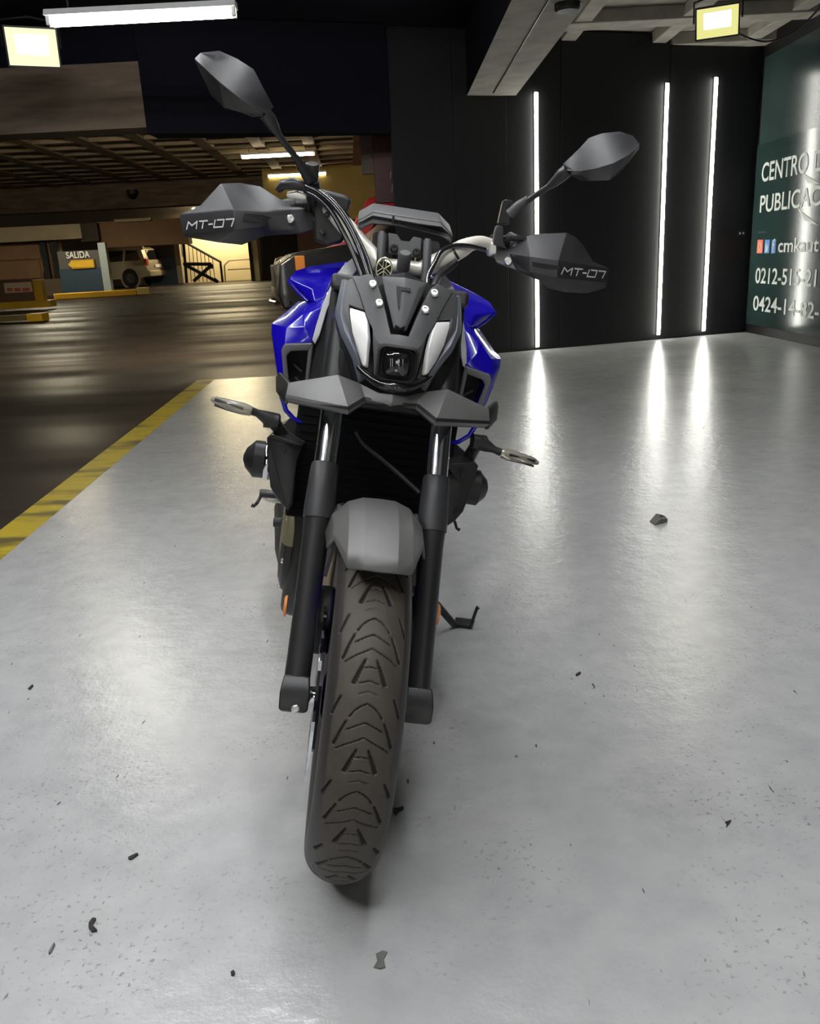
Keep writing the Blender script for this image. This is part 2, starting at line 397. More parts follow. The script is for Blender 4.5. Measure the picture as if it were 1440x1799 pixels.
floodlight('floodlight', FL, (0.0, 1.0, .9), .37, .27, emitter('flood_light_glass', (1.0, .98, .85), E_FLOOD_L), emitter('flood_reflector_glow', (.95, 1.0, .55), 1.25), 'glaring white floodlight at the left, under the end of the ceiling tube')
FR = G(1260, 38, 7.7)
fr_o = floodlight('floodlight', FR, (.6, 3.0, .4), .345, .245, emitter('flood_light_glass_warm', (1.0, .97, .80), E_FLOOD_R), emitter('flood_reflector_glow_dim', (1.0, .98, .36), .85), 'yellowish floodlight hanging at the right, near the green banner')
cab = [G(1291, 50, 7.72), G(1305, 63, 7.75), G(1345, 73, 7.8), G(1390, 58, 7.7), G(1432, 22, 7.5), G(1460, -20, 7.3)]
bpy.context.view_layer.update()
lc_ = link('cable', tube_me(spline(cab), .008, 6), M_BLACK, fr_o, smooth=60); lc_.matrix_parent_inverse = fr_o.matrix_world.inverted()
def tube_fixture(name, a, b, em, label, group, w_=.13, shade=M_WHITE, hang=None, shield=0):
    a, b = Vector(a), Vector(b); L = (b-a).length; t = tag(empty(name, (a+b)/2, math.atan2(b.y-a.y, b.x-a.x)), label, 'lamp', group)
    link('tray', loft_me([[(-L/2-.03, -w_*.35, .075), (-L/2-.03, w_*.35, .075), (-L/2-.03, w_*.5, .035), (-L/2-.03, -w_*.5, .035)],
                          [(L/2+.03, -w_*.35, .075), (L/2+.03, w_*.35, .075), (L/2+.03, w_*.5, .035), (L/2+.03, -w_*.5, .035)]]), shade, t, bevel=.003)
    if shield: link('glare_shield', box_me((-L/2-.05, -w_*.5-.02, -shield), (L/2+.05, -w_*.5-.005, .075)), M_BLACK, t)  # added plate, keeps the tubes' light off the booth floor
    if hang:
        for e in (-.4, .4): link('hanger', tube_me([(e*L, 0, .07), (e*L, 0, hang-a.z)], .008, 6), M_BLACK, t)
    for s in (-1, 1):
        link('tube', tube_me([(-L/2, s*w_*.22, 0), (L/2, s*w_*.22, 0)], .016, 10), em, t)
        for e in (-1, 1):
            link('socket', box_me((e*(L/2+.012)-.012, s*w_*.22-.014, -.018), (e*(L/2+.012)+.012, s*w_*.22+.014, .04)), M_WHITE, t)
    return t
EM_TUBE = emitter('fluorescent_light', (1.0, .985, .88), E_TUBE)
ta, tb = G(92, 44, 6.3), G(408, 22, 6.3)
zt = (ta.z+tb.z)/2
tube_fixture('fluorescent_fixture', (ta.x, 6.3, zt), (tb.x, 6.3, zt), EM_TUBE, 'long lit fluorescent fixture hanging at the upper left, beside the floodlight', 'fluorescent fixtures in the booth', hang=CEIL)
# LED loop on the booth ceiling above the motorcycle (its outline shows in the tank's gloss)
EM_LOOP = emitter('led_loop_light', (.97, .985, 1.0), E_LOOP)
lp = tag(empty('led_loop_lamp', (-.82, 1.35, CEIL-.06)), 'six-sided LED loop on the ceiling above the motorcycle', 'lamp')
hexa = [(-1.35, -.3), (-.75, 1.55), (.85, 1.55), (1.45, -.3), (.85, -2.0), (-.75, -2.0)]
for i in range(6):
    a, b = Vector((*hexa[i], 0)), Vector((*hexa[(i+1) % 6], 0))
    link('diffuser', tube_me([a.lerp(b, .01), a.lerp(b, .99)], .022, 8), EM_LOOP, lp)
    link('channel', tube_me([a.lerp(b, .01)+Vector((0, 0, .036)), a.lerp(b, .99)+Vector((0, 0, .036))], .02, 6), M_SILVER, lp)

# ================================================================== BANNER ON THE RIGHT WALL
M_BAN = mat('dark_green_vinyl', (.020, .040, .037), .16, noise=(1.6, .45), bump=(3, .5))
M_BAN2 = mat('dark_green_vinyl_upper', (.028, .048, .046), .22, noise=(2.2, .5), bump=(4, .6))
BX = CX-.012
def onx(u, v, x):
    d = fwd + cam_r*((u-720)/F_PX) - cam_u*((v-899.5)/F_PX); t = x/d.x
    return cam_o + d*t
ban = tag(empty('wall_banner', (BX, 8.0, 0)), 'glossy dark green vinyl banner with white lettering on the right wall', 'banner')
def bb(name, y0, y1, z0, z1, m, th=.006, dx=0):
    return link(name, box_me((-th+dx, y0-8, z0), (dx, y1-8, z1)), m, ban, bevel=.001)
bb('upper_sheet', 4.0, CY-.10, 2.02, 2.9, M_BAN2)
bb('lower_sheet', 4.0, CY-.06, .10, 2.03, M_BAN, dx=-.004)
M_LET = mat('white_lettering', (.62, .64, .60), .35)
def wall_text(s, u0_, v0_, u1_, v1_, hpx):
    """text from one measured baseline end to the other, on the wall plane"""
    a, b = onx(u0_, v0_, BX-.013), onx(u1_, v1_, BX-.013); top = onx(u0_, v0_-hpx, BX-.013)
    me_ = text_me(s, 1, bold=.012, extrude=.0)
    h = abs(top.z-a.z); L = abs(b.y-a.y)
    z = (a.z+b.z)/2
    map_me(me_, Vector((-.0135, a.y-8, z)), (0, -1, 0), (0, 0, 1), (-1, 0, 0), fit=(L, h))
    return link('lettering', me_, M_LET, ban)
wall_text('CENTRO', 1337, 320, 1418, 304, 33)
wall_text('D', 1428, 302, 1449, 298, 36)
wall_text('PUBLICACI', 1334, 373, 1446, 361, 30)
wall_text('cmkaut', 1366, 443, 1437, 443, 24)
wall_text('0212-515-21', 1326, 497, 1432, 505, 27)
wall_text('0424-1', 1322, 545, 1379, 553, 26)
wall_text('4-82-', 1384, 554, 1437, 562, 28)
for (ua, ub, col, nm) in ((1329, 1340, (.75, .20, .12), 'pink_icon'), (1342, 1352, (.10, .25, .60), 'bird_icon'), (1354, 1363, (.08, .20, .45), 'letter_icon')):
    a, b = onx(ua, 445, BX-.012), onx(ub, 421, BX-.012)
    ic = link(nm, box_me((-.0135, b.y-8, a.z), (-.0105, a.y-8, b.z)), mat(nm, col, .4), ban, bevel=.001)
    yc, zc, rr = (a.y+b.y)/2-8, (a.z+b.z)/2, (a.y-b.y)*.3
    if nm == 'pink_icon':
        link('icon_ring', tube_me([(-.0145, yc+rr*math.cos(q*.2618*2), zc+rr*.9*math.sin(q*.2618*2)) for q in range(13)], .004, 6), M_LET, ban)
    elif nm == 'letter_icon':
        link('icon_letter', map_me(text_me('f', 1, extrude=0), (-.0145, yc+.03, zc-.07), (0, -1, 0), (0, 0, 1), (-1, 0, 0), fit=(.06, .15)), M_LET, ban)
    else:
        link('icon_bird', facets_me([[(-.0145, yc+rr, zc+.05), (-.0145, yc-.2*rr, zc-.01), (-.0145, yc-rr, zc+.06), (-.0145, yc-.6*rr, zc-.05), (-.0145, yc+.8*rr, zc-.06)]], face=(-1, 0, 0)), M_LET, ban)
# two pale bolt-like arrows printed on the banner
for pts in (((1408, 303), (1440, 323), (1425, 316), (1440, 326)), ((1401, 366), (1437, 396), (1420, 375), (1434, 392))):
    q = [onx(u, v, BX-.014) for u, v in pts]
    link('printed_arrow', pyd([(-.0135, p.y-8, p.z) for p in (q[0], q[1], q[0].lerp(q[1], .35)+Vector((0, 0, -.06)))], [(0, 1, 2)]), M_LET, ban)
# small wall socket on the black wall
a = G(1297, 410, 10.0)
so = tag(empty('wall_socket', on_wall(3.93, .013) + Vector((0, 0, a.z)), math.atan(.30)), 'small switch plate on the black wall beside the banner', 'switch')
link('plate', box_me((-.05, -.008, -.03), (.05, 0, .03)), M_BLACK, so, bevel=.002)
for sx in (-.025, .02): link('rocker', box_me((sx-.008, -.013, -.010), (sx+.008, -.007, .010)), M_WHITE, so)

# ================================================================== PARKING HALL BEYOND
GZ = 3.2
flat('ceiling_parking', [(-45, 8.6, GZ+.28), (6, 8.6, GZ+.28), (6, 46, GZ+.9), (-45, 46, GZ+.9)], M_RIB, top=False, thick=.1)
CP = bpy.data.objects['ceiling_parking']
rib_l = box_me((-.11, 9.0, 0), (.11, 23.0, .34)); rib_l.materials.append(M_RIB)
for k in range(20):                                   # long ribs
    o = bpy.data.objects.new('rib', rib_l); C.objects.link(o); o.parent = CP; o.location = (2.2-.95*k-.05*0, 0, GZ); o.rotation_euler = (0, 0, R(3.0))
rib_c = box_me((-24, -.07, 0), (4, .07, .24)); rib_c.materials.append(M_RIB)
for k in range(17):                                   # cross ribs
    o = bpy.data.objects.new('cross_rib', rib_c); C.objects.link(o); o.parent = CP; o.location = (0, 9.3+.83*k, GZ+.004); o.rotation_euler = (0, 0, R(2.0))
box('beam_parking', (-40, 23, 2.62), (-3.2, 23.6, 3.6), M_CONCB)
tag(bpy.data.objects['beam_parking'], kind='structure')
box('wall_parking_back', (-45, 43.2, .2), (8, 43.5, 4.2), mat('dark_brown_wall', (.045, .032, .022), .8, noise=(1, .3)))
tag(bpy.data.objects['wall_parking_back'], kind='structure')
box('wall_parking_right', (4.3, 11.2, -.01), (4.5, 43.5, 4.0), mat('dark_wall_plain', (.03, .025, .02), .8)); tag(bpy.data.objects['wall_parking_right'], kind='structure')
box('wall_parking_left', (-42.3, -6, -.01), (-42, 43.5, 4.2), mat('dark_wall_left', (.03, .025, .02), .8)); tag(bpy.data.objects['wall_parking_left'], kind='structure')
box('wall_parking_near', (-42, -6.2, -.01), (-3.2, -6, 4.2), mat('dark_wall_near', (.03, .025, .02), .8)); tag(bpy.data.objects['wall_parking_near'], kind='structure')
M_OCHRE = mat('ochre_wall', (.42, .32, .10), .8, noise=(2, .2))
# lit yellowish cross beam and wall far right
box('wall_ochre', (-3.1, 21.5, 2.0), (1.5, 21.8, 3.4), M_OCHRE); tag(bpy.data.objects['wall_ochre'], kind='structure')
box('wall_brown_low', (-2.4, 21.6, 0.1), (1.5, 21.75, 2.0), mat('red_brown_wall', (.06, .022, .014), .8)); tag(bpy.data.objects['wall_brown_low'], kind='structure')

def far_box(name, u0_, v0_, u1_, v1_, y, m, th=.3, parent=None, kind='structure', bevel=None):
    """upright box whose front covers the measured rectangle at distance y"""
    um, vm = (u0_+u1_)/2, (v0_+v1_)/2
    x0, x1 = G(u0_, vm, y).x, G(u1_, vm, y).x; z0, z1 = G(um, v1_, y).z, G(um, v0_, y).z
    o = box(name, (x0, y, z0), (x1, y+th, z1), m, parent, bevel)
    if kind and not parent: tag(o, kind=kind)
    return o
M_BEIGE = mat('beige_concrete', (.34, .28, .19), .8, noise=(1.5, .2))
M_REDB = mat('reddish_brown_wall', (.20, .115, .06), .8, noise=(1.2, .3))
M_BLUEW = mat('dark_blue_wall', (.020, .045, .075), .7, noise=(1, .2))
M_GREYW = mat('grey_wall_band', (.085, .085, .085), .7)
M_CREAM = mat('cream_wall', (.80, .68, .42), .8)
M_YEL = mat('yellow_paint', (.78, .46, .02), .5, noise=(4, .15))
far_box('wall_upper_beige', -60, 398, 143, 424, 36, M_BEIGE, 3)
far_box('wall_upper_brown', 172, 386, 330, 432, 36.5, M_REDB, .6)
far_box('wall_upper_dark', 140, 392, 172, 424, 36.2, mat('dark_recess_wall', (.05, .035, .025), .8), .6)
far_box('trim_2', 200, 384, 262, 389, 36.3, M_BEIGE, .2)
lw = far_box('wall_left_panels', -60, 424, 72, 502, 37, M_REDB, .4)
for (v0_, v1_) in ((428, 458), (461, 492)):
    far_box('panel', -60, v0_, 70, v1_, 36.9, M_REDB, .12, parent=lw, bevel=.02)
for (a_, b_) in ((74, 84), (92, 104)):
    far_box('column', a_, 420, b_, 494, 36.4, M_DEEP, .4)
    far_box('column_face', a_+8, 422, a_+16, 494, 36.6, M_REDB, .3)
far_box('wall_low_block', 72, 490, 112, 520, 35, mat('grey_brown_block', (.10, .075, .05), .8), .5)
# exit sign wall
sw = far_box('wall_exit', 106, 440, 190, 520, 33.6, M_GREYW, .4)
lo_ = far_box('blue_panel', 107, 471, 190, 519, 33.56, M_BLUEW, .05, parent=sw)
a, b = G(117, 455, 33.5), G(158, 452, 33.5); h = G(117, 443, 33.5).z-a.z
me = map_me(text_me('SALIDA', 1, bold=.015, extrude=0), (a.x, 33.5, (a.z+b.z)/2), (1, 0, 0), (0, 0, 1), (0, -1, 0), fit=(b.x-a.x, h))
link('lettering', me, M_WHITE, sw)
es = tag(empty('exit_arrow_sign', G(142, 464, 33.45)), 'yellow left-pointing arrow sign under the word SALIDA', 'sign')
link('arrow', prism_me([(-.48, 0, 0), (-.34, 0, .14), (-.34, 0, .10), (.48, 0, .13), (.48, 0, -.13), (-.34, 0, -.12), (-.34, 0, -.15)], (0, .04, 0)), M_YEL, es)
link('border', prism_me([(-.36, .03, -.17), (.50, .03, -.16), (.50, .03, .16), (-.36, .03, .16)], (0, .10, 0)), mat('sign_amber', (.5, .28, .01), .5), es)
po = far_box('trim_3', 177, 426, 190, 512, 33.4, mat('pale_blue_post', (.36, .42, .45), .6), .25)
far_box('trim_4', 186, 430, 250, 440, 39, M_BEIGE, .3)
far_box('wall_blue_far', 262, 452, 318, 503, 41.5, M_BLUEW, .3)
far_box('wall_dark_far', 250, 428, 318, 453, 41.5, mat('charcoal_wall', (.03, .03, .03), .8), .3)
far_box('wall_dark_mid', 452, 400, 700, 492, 41.0, mat('near_black_wall', (.018, .014, .012), .8), .4)
# stairwell, lit from inside
far_box('wall_cream', 300, 395, 470, 500, 42.9, M_CREAM, .2)
far_box('trim_5', 309, 424, 318, 498, 40.6, M_BEIGE, .3)
far_box('trim_6', 444, 420, 454, 494, 40.6, M_CREAM, .3)
far_box('trim_7', 438, 420, 443, 494, 40.5, M_DEEP, .2)
rail = tag(empty('stair_railing', (0, 0, 0)), 'dark handrail sloping down in the lit stairwell', 'railing')
def gpts(pts, y): return [G(u, v, y) for u, v in pts]
link('handrail', tube_me(gpts([(322, 424), (374, 453), (387, 460), (391, 496)], 41.6), .06, 6), M_DEEP, rail)
link('post', tube_me(gpts([(322, 424), (328, 497)], 41.6), .07, 6), M_DEEP, rail)
for k in range(7):
    u = 331+k*7; link('baluster', tube_me(gpts([(u, 430+k*4.2), (u+5, 495)], 41.65), .018, 5), M_DEEP, rail)
rl2 = tag(empty('guard_rail', (0, 0, 0)), 'thin pale guard rail at the right of the lit stairwell', 'railing')
M_PRAIL = mat('pale_rail', (.35, .28, .16), .6)
link('top_rail', tube_me(gpts([(396, 497), (394, 466), (402, 458), (440, 455)], 42.0), .035, 6), M_PRAIL, rl2)
link('middle_rail', tube_me(gpts([(400, 474), (440, 472)], 42.0), .025, 6), M_PRAIL, rl2)
cart = tag(empty('folding_trestle', (0, 0, 0)), 'black folded X-frame trestle standing before the lit stairwell', 'trestle')
for pts in (((322, 464), (371, 464)), ((326, 466), (380, 494)), ((371, 466), (340, 494)), ((371, 464), (371, 472)), ((376, 490), (383, 496))):
    link('bar', tube_me(gpts(pts, 40.4), .085, 6), M_DEEP, cart)
# kerbs and barrier, painted yellow
def ground_y(u, v):
    y = 25.0
    for _ in range(30):
        p = G(u, v, y); dz = p.z - slope_z(y); y += dz*12
    return y
k1a, k1b = ground_y(95, 527), ground_y(264, 517)
A_, B_ = G(95, 527, k1a), G(264, 517, k1b)
kd = (B_-A_).normalized(); kn = Vector((-kd.y, kd.x, 0))
kerb = tag(empty('yellow_kerb', (0, 0, 0)), 'long yellow painted kerb in front of the exit wall', 'kerb')
link('kerb_stone', prism_me([A_, A_.lerp(B_, .86), A_.lerp(B_, .86)+kn*.4, A_+kn*.4], (0, 0, .2)), M_YEL, kerb, bevel=.02)
link('kerb_end', prism_me([A_.lerp(B_, .865), B_, B_+kn*.45, A_.lerp(B_, .865)+kn*.45], (0, 0, .25)), mat('pale_yellow_paint', (.75, .60, .22), .5), kerb, bevel=.02)
yb = ground_y(60, 545)
bar = tag(empty('yellow_barrier', G(45, 545, yb)), 'yellow painted barrier with a red and white notice at the left edge', 'barrier')
def rel(u, v, y, o): return G(u, v, y)-o.location
def rbox(name, u0_, v0_, u1_, v1_, y, m, th, par):
    um, vm = (u0_+u1_)/2, (v0_+v1_)/2; o = par.location
    return link(name, box_me((G(u0_, vm, y).x-o.x, y-o.y, G(um, v1_, y).z-o.z), (G(u1_, vm, y).x-o.x, y-o.y+th, G(um, v0_, y).z-o.z)), m, par, bevel=.01)
rbox('base_rail', -60, 531, 90, 543, yb, M_YEL, .4, bar)
rbox('post', 59, 492, 75, 531, yb+.1, M_YEL, .25, bar)
rbox('back_board', -60, 493, 58, 531, yb+.3, mat('brown_board', (.16, .10, .05), .7), .1, bar)
rbox('notice', 7, 496, 56, 514, yb+.27, mat('notice_pale', (.80, .62, .50), .6, noise=(4, .12)), .02, bar)
for k, (ua, ub) in enumerate(((12, 22), (25, 36), (39, 52))):
    rbox('notice_mark', ua, 506, ub, 512, yb+.262, mat('notice_red', (.65, .16, .10), .6), .01, bar)
yk = ground_y(40, 566)
kb = tag(empty('kerb_block', G(40, 566, yk)), 'low kerb block with a bright yellow end below the barrier', 'kerb')
rbox('stone', -60, 556, 46, 566, yk, mat('worn_kerb', (.16, .13, .04), .7, noise=(3, .5)), .35, kb)
rbox('painted_end', 46, 551, 74, 565, yk-.05, M_YEL, .4, kb)

def rebase(e):
    pts = [q.co for ch in e.children for q in ch.data.vertices]
    c = Vector((sum(p.x for p in pts)/len(pts), sum(p.y for p in pts)/len(pts), min(p.z for p in pts)))
    e.location = c
    for ch in e.children:
        for q in ch.data.vertices: q.co -= c
for e in (rail, rl2, cart, kerb): rebase(e)
# garage fluorescent lamps
EM_G = emitter('garage_tube_light', (1.0, .88, .60), E_GARAGE)
def g_fix(u0_, v0_, u1_, v1_, z, label):
    um, vm = (u0_+u1_)/2, (v0_+v1_)/2
    d = fwd + cam_r*((um-720)/F_PX) - cam_u*((vm-899.5)/F_PX); y = d.y*(z-CAM_H)/d.z
    a, b = G(u0_, v0_, y), G(u1_, v1_, y)
    return tube_fixture('garage_fixture', (a.x, y, z), (b.x, y, z), EM_G, label, 'fluorescent fixtures of the parking hall', .16, hang=GZ+.02+.30+.0144*(y-8.6))
g_fix(426, 280, 550, 268, 3.05, 'nearer lit fluorescent fixture on the ribbed ceiling, left of the mirror stalk')
g_fix(472, 312, 572, 304, 3.05, 'farther lit fluorescent fixture on the ribbed ceiling, just above the left handguard')
EM_M = emitter('hall_tube_light_bright', (1.0, .90, .68), 560.0)  # hidden lamp added at the right to light the ceiling ribs
EM_H = emitter('hall_tube_light', (1.0, .86, .58), E_HALL)  # rest of the unseen row, added to brighten the hall's left side
for i, (x, y) in enumerate(((-2.6, 10.9), (-7.2, 10.9), (-11.0, 10.6), (-15.0, 10.9))):
    tube_fixture('garage_fixture', (x-.6, y, 2.84 if i else 2.80), (x+.6, y, 2.84 if i else 2.80), EM_M if i == 0 else EM_H, ['fluorescent fixture hanging just behind the black header', 'fluorescent fixture hanging behind the concrete header, above the hall lane', 'fluorescent fixture hanging behind the concrete header, further left', 'fluorescent fixture hanging at the far left behind the concrete header'][i], 'fluorescent fixtures of the parking hall', .16, hang=GZ+.30+.0144*(y-8.6), shield=.12)
EM_F = emitter('far_tube_light', (1.0, .88, .62), E_FAR)  # unseen lamps added to brighten the far end around the parked vehicle
for i, (x, y) in enumerate(((-20, 27.5), (-12, 30), (-26, 34.5))):
    tube_fixture('garage_fixture', (x-.6, y, 3.35), (x+.6, y, 3.35), EM_F, ['fluorescent fixture behind the cross beam, over the exit lane', 'fluorescent fixture behind the cross beam, right of the exit lane', 'fluorescent fixture behind the cross beam, far left'][i], 'fluorescent fixtures behind the cross beam', .2, hang=GZ+.30+.0166*(y-8.6))
# stairwell lamp
sl = G(385, 380, 42.0)
EM_S = emitter('stair_tube_light', (1.0, .84, .52), E_STAIR)
tube_fixture('stair_fixture', (sl.x-1.2, 42.0, 3.75), (sl.x+1.2, 42.0, 3.75), EM_S, 'fluorescent fixture over the lit stairwell', 'stairwell fixtures', .3, hang=4.06)
# security camera dome under the far beam
sc_ = tag(empty('dome_camera', G(233, 341, 22.6)), 'small dark dome camera under the cross beam', 'camera')
link('base', lathe_me([(0, .14), (.1, .14)], (0, 0, 0), (0, 0, 1), 16), M_BLACK, sc_)
link('arm', box_me((-.05, .0, .02), (.05, .42, .08)), M_BLACK, sc_)
link('dome', lathe_me([(0, .14), (-.06, .12), (-.11, .07), (-.13, .001)], (0, 0, 0), (0, 0, 1), 16), M_LENS, sc_, smooth=60)

# ---- cars
def car(name, label, prof, glass, width, paint, wheels, wr, y_in=.12, extra=None):
    """prof: side outline (x forward, z); glass: side window polygons; nose points to +x"""
    t = tag(empty(name, (0, 0, 0)), label, 'car')
    hw_ = width/2
    zmax = max(z for _, z in prof); zb = 1.0
    def sx(z): return 1.0 if z < zb else 1.0-.20*(z-zb)/(zmax-zb+1e-6)
    pr_ = []
    for k in range(len(prof)):                        # add the points where the outline crosses the waist
        a, b = prof[k], prof[(k+1) % len(prof)]; pr_.append(a)
        if (a[1]-zb)*(b[1]-zb) < 0:
            q = (zb-a[1])/(b[1]-a[1]); pr_.append((a[0]+q*(b[0]-a[0]), zb))
    n = len(pr_); cut = [k for k in range(n) if abs(pr_[k][1]-zb) < 1e-6]
    V_ = [(x, -hw_*sx(z), z) for x, z in pr_]+[(x, hw_*sx(z), z) for x, z in pr_]
    F_ = [(k, (k+1) % n, n+(k+1) % n, n+k) for k in range(n)]
    i0, i1 = cut[0], cut[-1]; up = list(range(i0, i1+1)); dn = list(range(i1, n))+list(range(0, i0+1))
    for L_ in (up, dn): F_ += [tuple(L_), tuple(q+n for q in L_[::-1])]
    body = link('body', fix(pyd(V_, F_)), paint, t, bevel=.03)
    for poly in glass:
        for s in (-1, 1):
            pts = [Vector((x, s*(hw_*sx(z)+.006), z)) for x, z in poly]
            link('window', prism_me(pts, (0, -s*.01, 0)), M_LENS, t)
    for wx in wheels:
        for s in (-1, 1):
            wv = link('tyre', lathe_me([(-.11, wr*.72), (-.11, wr*.95), (-.08, wr), (.08, wr), (.11, wr*.95), (.11, wr*.72)], (wx, s*(hw_-.10), wr), (0, 1, 0), 24), M_DEEP, t, smooth=40)
            link('hub', lathe_me([(-.112, wr*.58), (-.114, wr*.2), (.114, wr*.2), (.112, wr*.58)], (wx, s*(hw_-.10), wr), (0, 1, 0), 10), mat('wheel_grey', (.08, .08, .08), .4, metal=.6), wv)
            link('wheel_arch', lathe_me([(-.02, wr*1.18), (.0, wr*1.18)], (wx, s*(hw_+.0), wr), (0, 1, 0), 24), M_DEEP, t)
    if extra: extra(t, hw_)
    return t
M_JEEP = mat('champagne_car_paint', (.42, .36, .25), .35, metal=.3, coat=.5)
def jeep_extra(t, hw_):
    for s in (-1, 1):
        link('tail_lamp', box_me((-2.33, s*(hw_-.10)-.09, .92), (-2.20, s*(hw_-.10)+.09, 1.22)), mat('tail_red', (.55, .03, .02), .3, coat=.5), t, bevel=.02)
        link('fender_flare', lathe_me([(-.04, .43), (-.04, .52), (.045, .50), (.045, .43), (-.04, .43)], (-1.42, s*hw_, .40), (0, 1, 0), 24, cap=False), M_JEEP, t)
        link('roof_rail', tube_me([(-1.9, s*hw_*.74, 1.76), (-1.7, s*hw_*.74, 1.80), (.1, s*hw_*.74, 1.80), (.3, s*hw_*.74, 1.75)], .02, 6), M_BLACK, t)
    link('rear_bumper', box_me((-2.42, -hw_*.95, .42), (-2.22, hw_*.95, .70)), M_JEEP, t, bevel=.05)
    link('number_plate', box_me((-2.36, -.26, .82), (-2.33, .26, .96)), M_WHITE, t)
    link('rear_window', prism_me([(-2.18, -.55, 1.15), (-2.18, .55, 1.15), (-2.03, .48, 1.58), (-2.03, -.48, 1.58)], (-.05, 0, .02)), M_LENS, t)
jp = [(-2.30, .45), (-2.33, .75), (-2.28, 1.05), (-2.02, 1.66), (-1.85, 1.74), (.1, 1.76), (.35, 1.72), (1.05, 1.16), (2.15, 1.05), (2.32, .85), (2.32, .42), (1.85, .36), (-1.9, .36)]
jg = [[(-2.0, 1.18), (-1.82, 1.60), (-1.25, 1.62), (-1.2, 1.16)], [(-1.08, 1.16), (-1.1, 1.62), (-.25, 1.63), (-.2, 1.15)], [(-.08, 1.15), (-.12, 1.63), (.25, 1.60), (.72, 1.15)]]
jeep = car('sport_utility_vehicle', 'champagne beige off-road vehicle parked beyond the exit wall', jp, jg, 1.9, M_JEEP, (-1.42, 1.42), .40, extra=jeep_extra)
yj = ground_y(238, 504)
pj = G(238, 504, yj)
jeep.rotation_euler = (0, 0, R(180-16)); jeep.location = (pj.x-1.42+.22, yj+1.1, slope_z(yj))
M_BCAR = mat('black_car_paint', (.005, .005, .006), .4, spec=.3, coat=.3)
def bcar_extra(t, hw_):
    for s in (-1, 1):
        link('head_lamp', loft_me([[(2.20, s*(hw_-.02), .80), (2.20, s*(hw_-.5), .78), (2.20, s*(hw_-.5), .98), (2.20, s*(hw_-.02), 1.04)],
                                   [(2.36, s*(hw_-.12), .80), (2.40, s*(hw_-.5), .78), (2.36, s*(hw_-.5), .96), (2.32, s*(hw_-.12), 1.01)]]), M_CLEAR, t, bevel=.02)
        link('side_lamp', box_me((2.03, s*(hw_)-.02, .83), (2.16, s*(hw_)+.012, 1.01)), mat('side_lamp_amber', (.42, .15, .02), .3, coat=.4), t, bevel=.01)
        link('fog_lamp', lathe_me([(0, .09), (.06, .09), (.07, .06)], (2.30, s*(hw_-.22), .50), (1, 0, 0), 16), M_CHROME, t)
    link('grille', box_me((2.36, -.42, .62), (2.42, .42, .92)), M_SATIN, t, bevel=.02)
    link('bumper_trim', tube_me([(2.25, -hw_, .44), (2.44, -hw_*.7, .43), (2.48, 0, .43), (2.44, hw_*.7, .43), (2.25, hw_, .44)], .03, 8), M_CHROME, t)
bp_ = [(-2.2, .45), (-2.25, .80), (-2.15, 1.10), (-1.8, 1.60), (-1.5, 1.68), (.1, 1.70), (.40, 1.66), (1.10, 1.16), (2.15, 1.05), (2.36, .92), (2.42, .55), (2.36, .36), (-2.0, .36)]
bg = [[(-1.6, 1.14), (-1.4, 1.56), (-.7, 1.58), (-.65, 1.14)], [(-.52, 1.13), (-.55, 1.58), (.25, 1.57), (.78, 1.13)]]
bc = car('black_car', 'black car parked behind the blue tank, its amber and clear headlamp showing', bp_, bg, 1.8, M_BCAR, (-1.4, 1.45), .36, extra=bcar_extra)
bc.rotation_euler = (0, 0, R(191)); bc.scale = (1.1, 1.1, 1.13)
ph = G(524, 466, 12.6); hd = Matrix.Rotation(R(191), 3, 'Z') @ Vector((2.12*1.1, .9*1.1, 0))
bc.location = (ph.x-hd.x, 12.6-hd.y, -.002)
M_RED = mat('red_van_paint', (.55, .012, .03), .35, coat=.6)
rp = [(-2.4, .4), (-2.45, 1.2), (-2.3, 2.1), (-2.0, 2.25), (.9, 2.25), (1.2, 2.15), (1.75, 1.35), (2.35, 1.15), (2.45, .8), (2.4, .4)]
rv = car('red_van', 'red van mostly hidden behind the black car and the dashboard', rp, [[(-.2, 1.3), (-.2, 1.95), (.85, 1.95), (1.35, 1.3)]], 1.9, M_RED, (-1.5, 1.5), .36)
pv = G(617, 392, 19.5)
rv.location = (pv.x+1.6, 19.5, slope_z(19.5)); rv.rotation_euler = (0, 0, R(180))
# ================================================================== MOTORCYCLE
# local frame: x to the machine's left, y backwards, z up, origin under the front axle
BX0, BY0, YAW, LEAN, STEER = -.17114, 1.31297, .0863138, .207723, -.0441832
bike = tag(empty('motorcycle', (BX0, BY0, .0015), rot=(0, LEAN, YAW)), 'blue and black naked motorcycle with handguards leaning on its side stand', 'motorcycle')
MB = (Matrix.Rotation(YAW, 3, 'Z') @ Matrix.Rotation(LEAN, 3, 'Y')); MBi = MB.transposed()
RAKE = R(24.8); SA = Vector((0, math.sin(RAKE), math.cos(RAKE))); S0 = Vector((0, -.09, 0))
SR = Matrix.Rotation(STEER, 3, SA); SRi = SR.transposed()
def steer(me):
    for q in me.vertices: q.co = SR @ (q.co-S0) + S0
    return me
def T(u, v, y, st=True):
    """measured point on the machine at the known depth y of its own frame"""
    d = MBi @ (fwd + cam_r*((u-720)/F_PX) - cam_u*((v-899.5)/F_PX)); q = MBi @ (cam_o - Vector((BX0, BY0, 0)))
    if st: q = SRi @ (q-S0) + S0; d = SRi @ d
    return q + d*((y-q.y)/d.y)
def TS(u, v, fn, off=0):
    y = .2
    for _ in range(25):
        p = T(u, v, y); y = fn(p.x, p.z)
    p = T(u, v, y+off); return p
def TP(pts, st=True): return [T(u, v, y, st) for u, v, y in pts]
def part(name, me, m, parent=None, st=False, **k):
    if st: steer(me)
    return link(name, me, m, parent or bike, **k)
def mir(p): return Vector((-p.x, p.y, p.z))
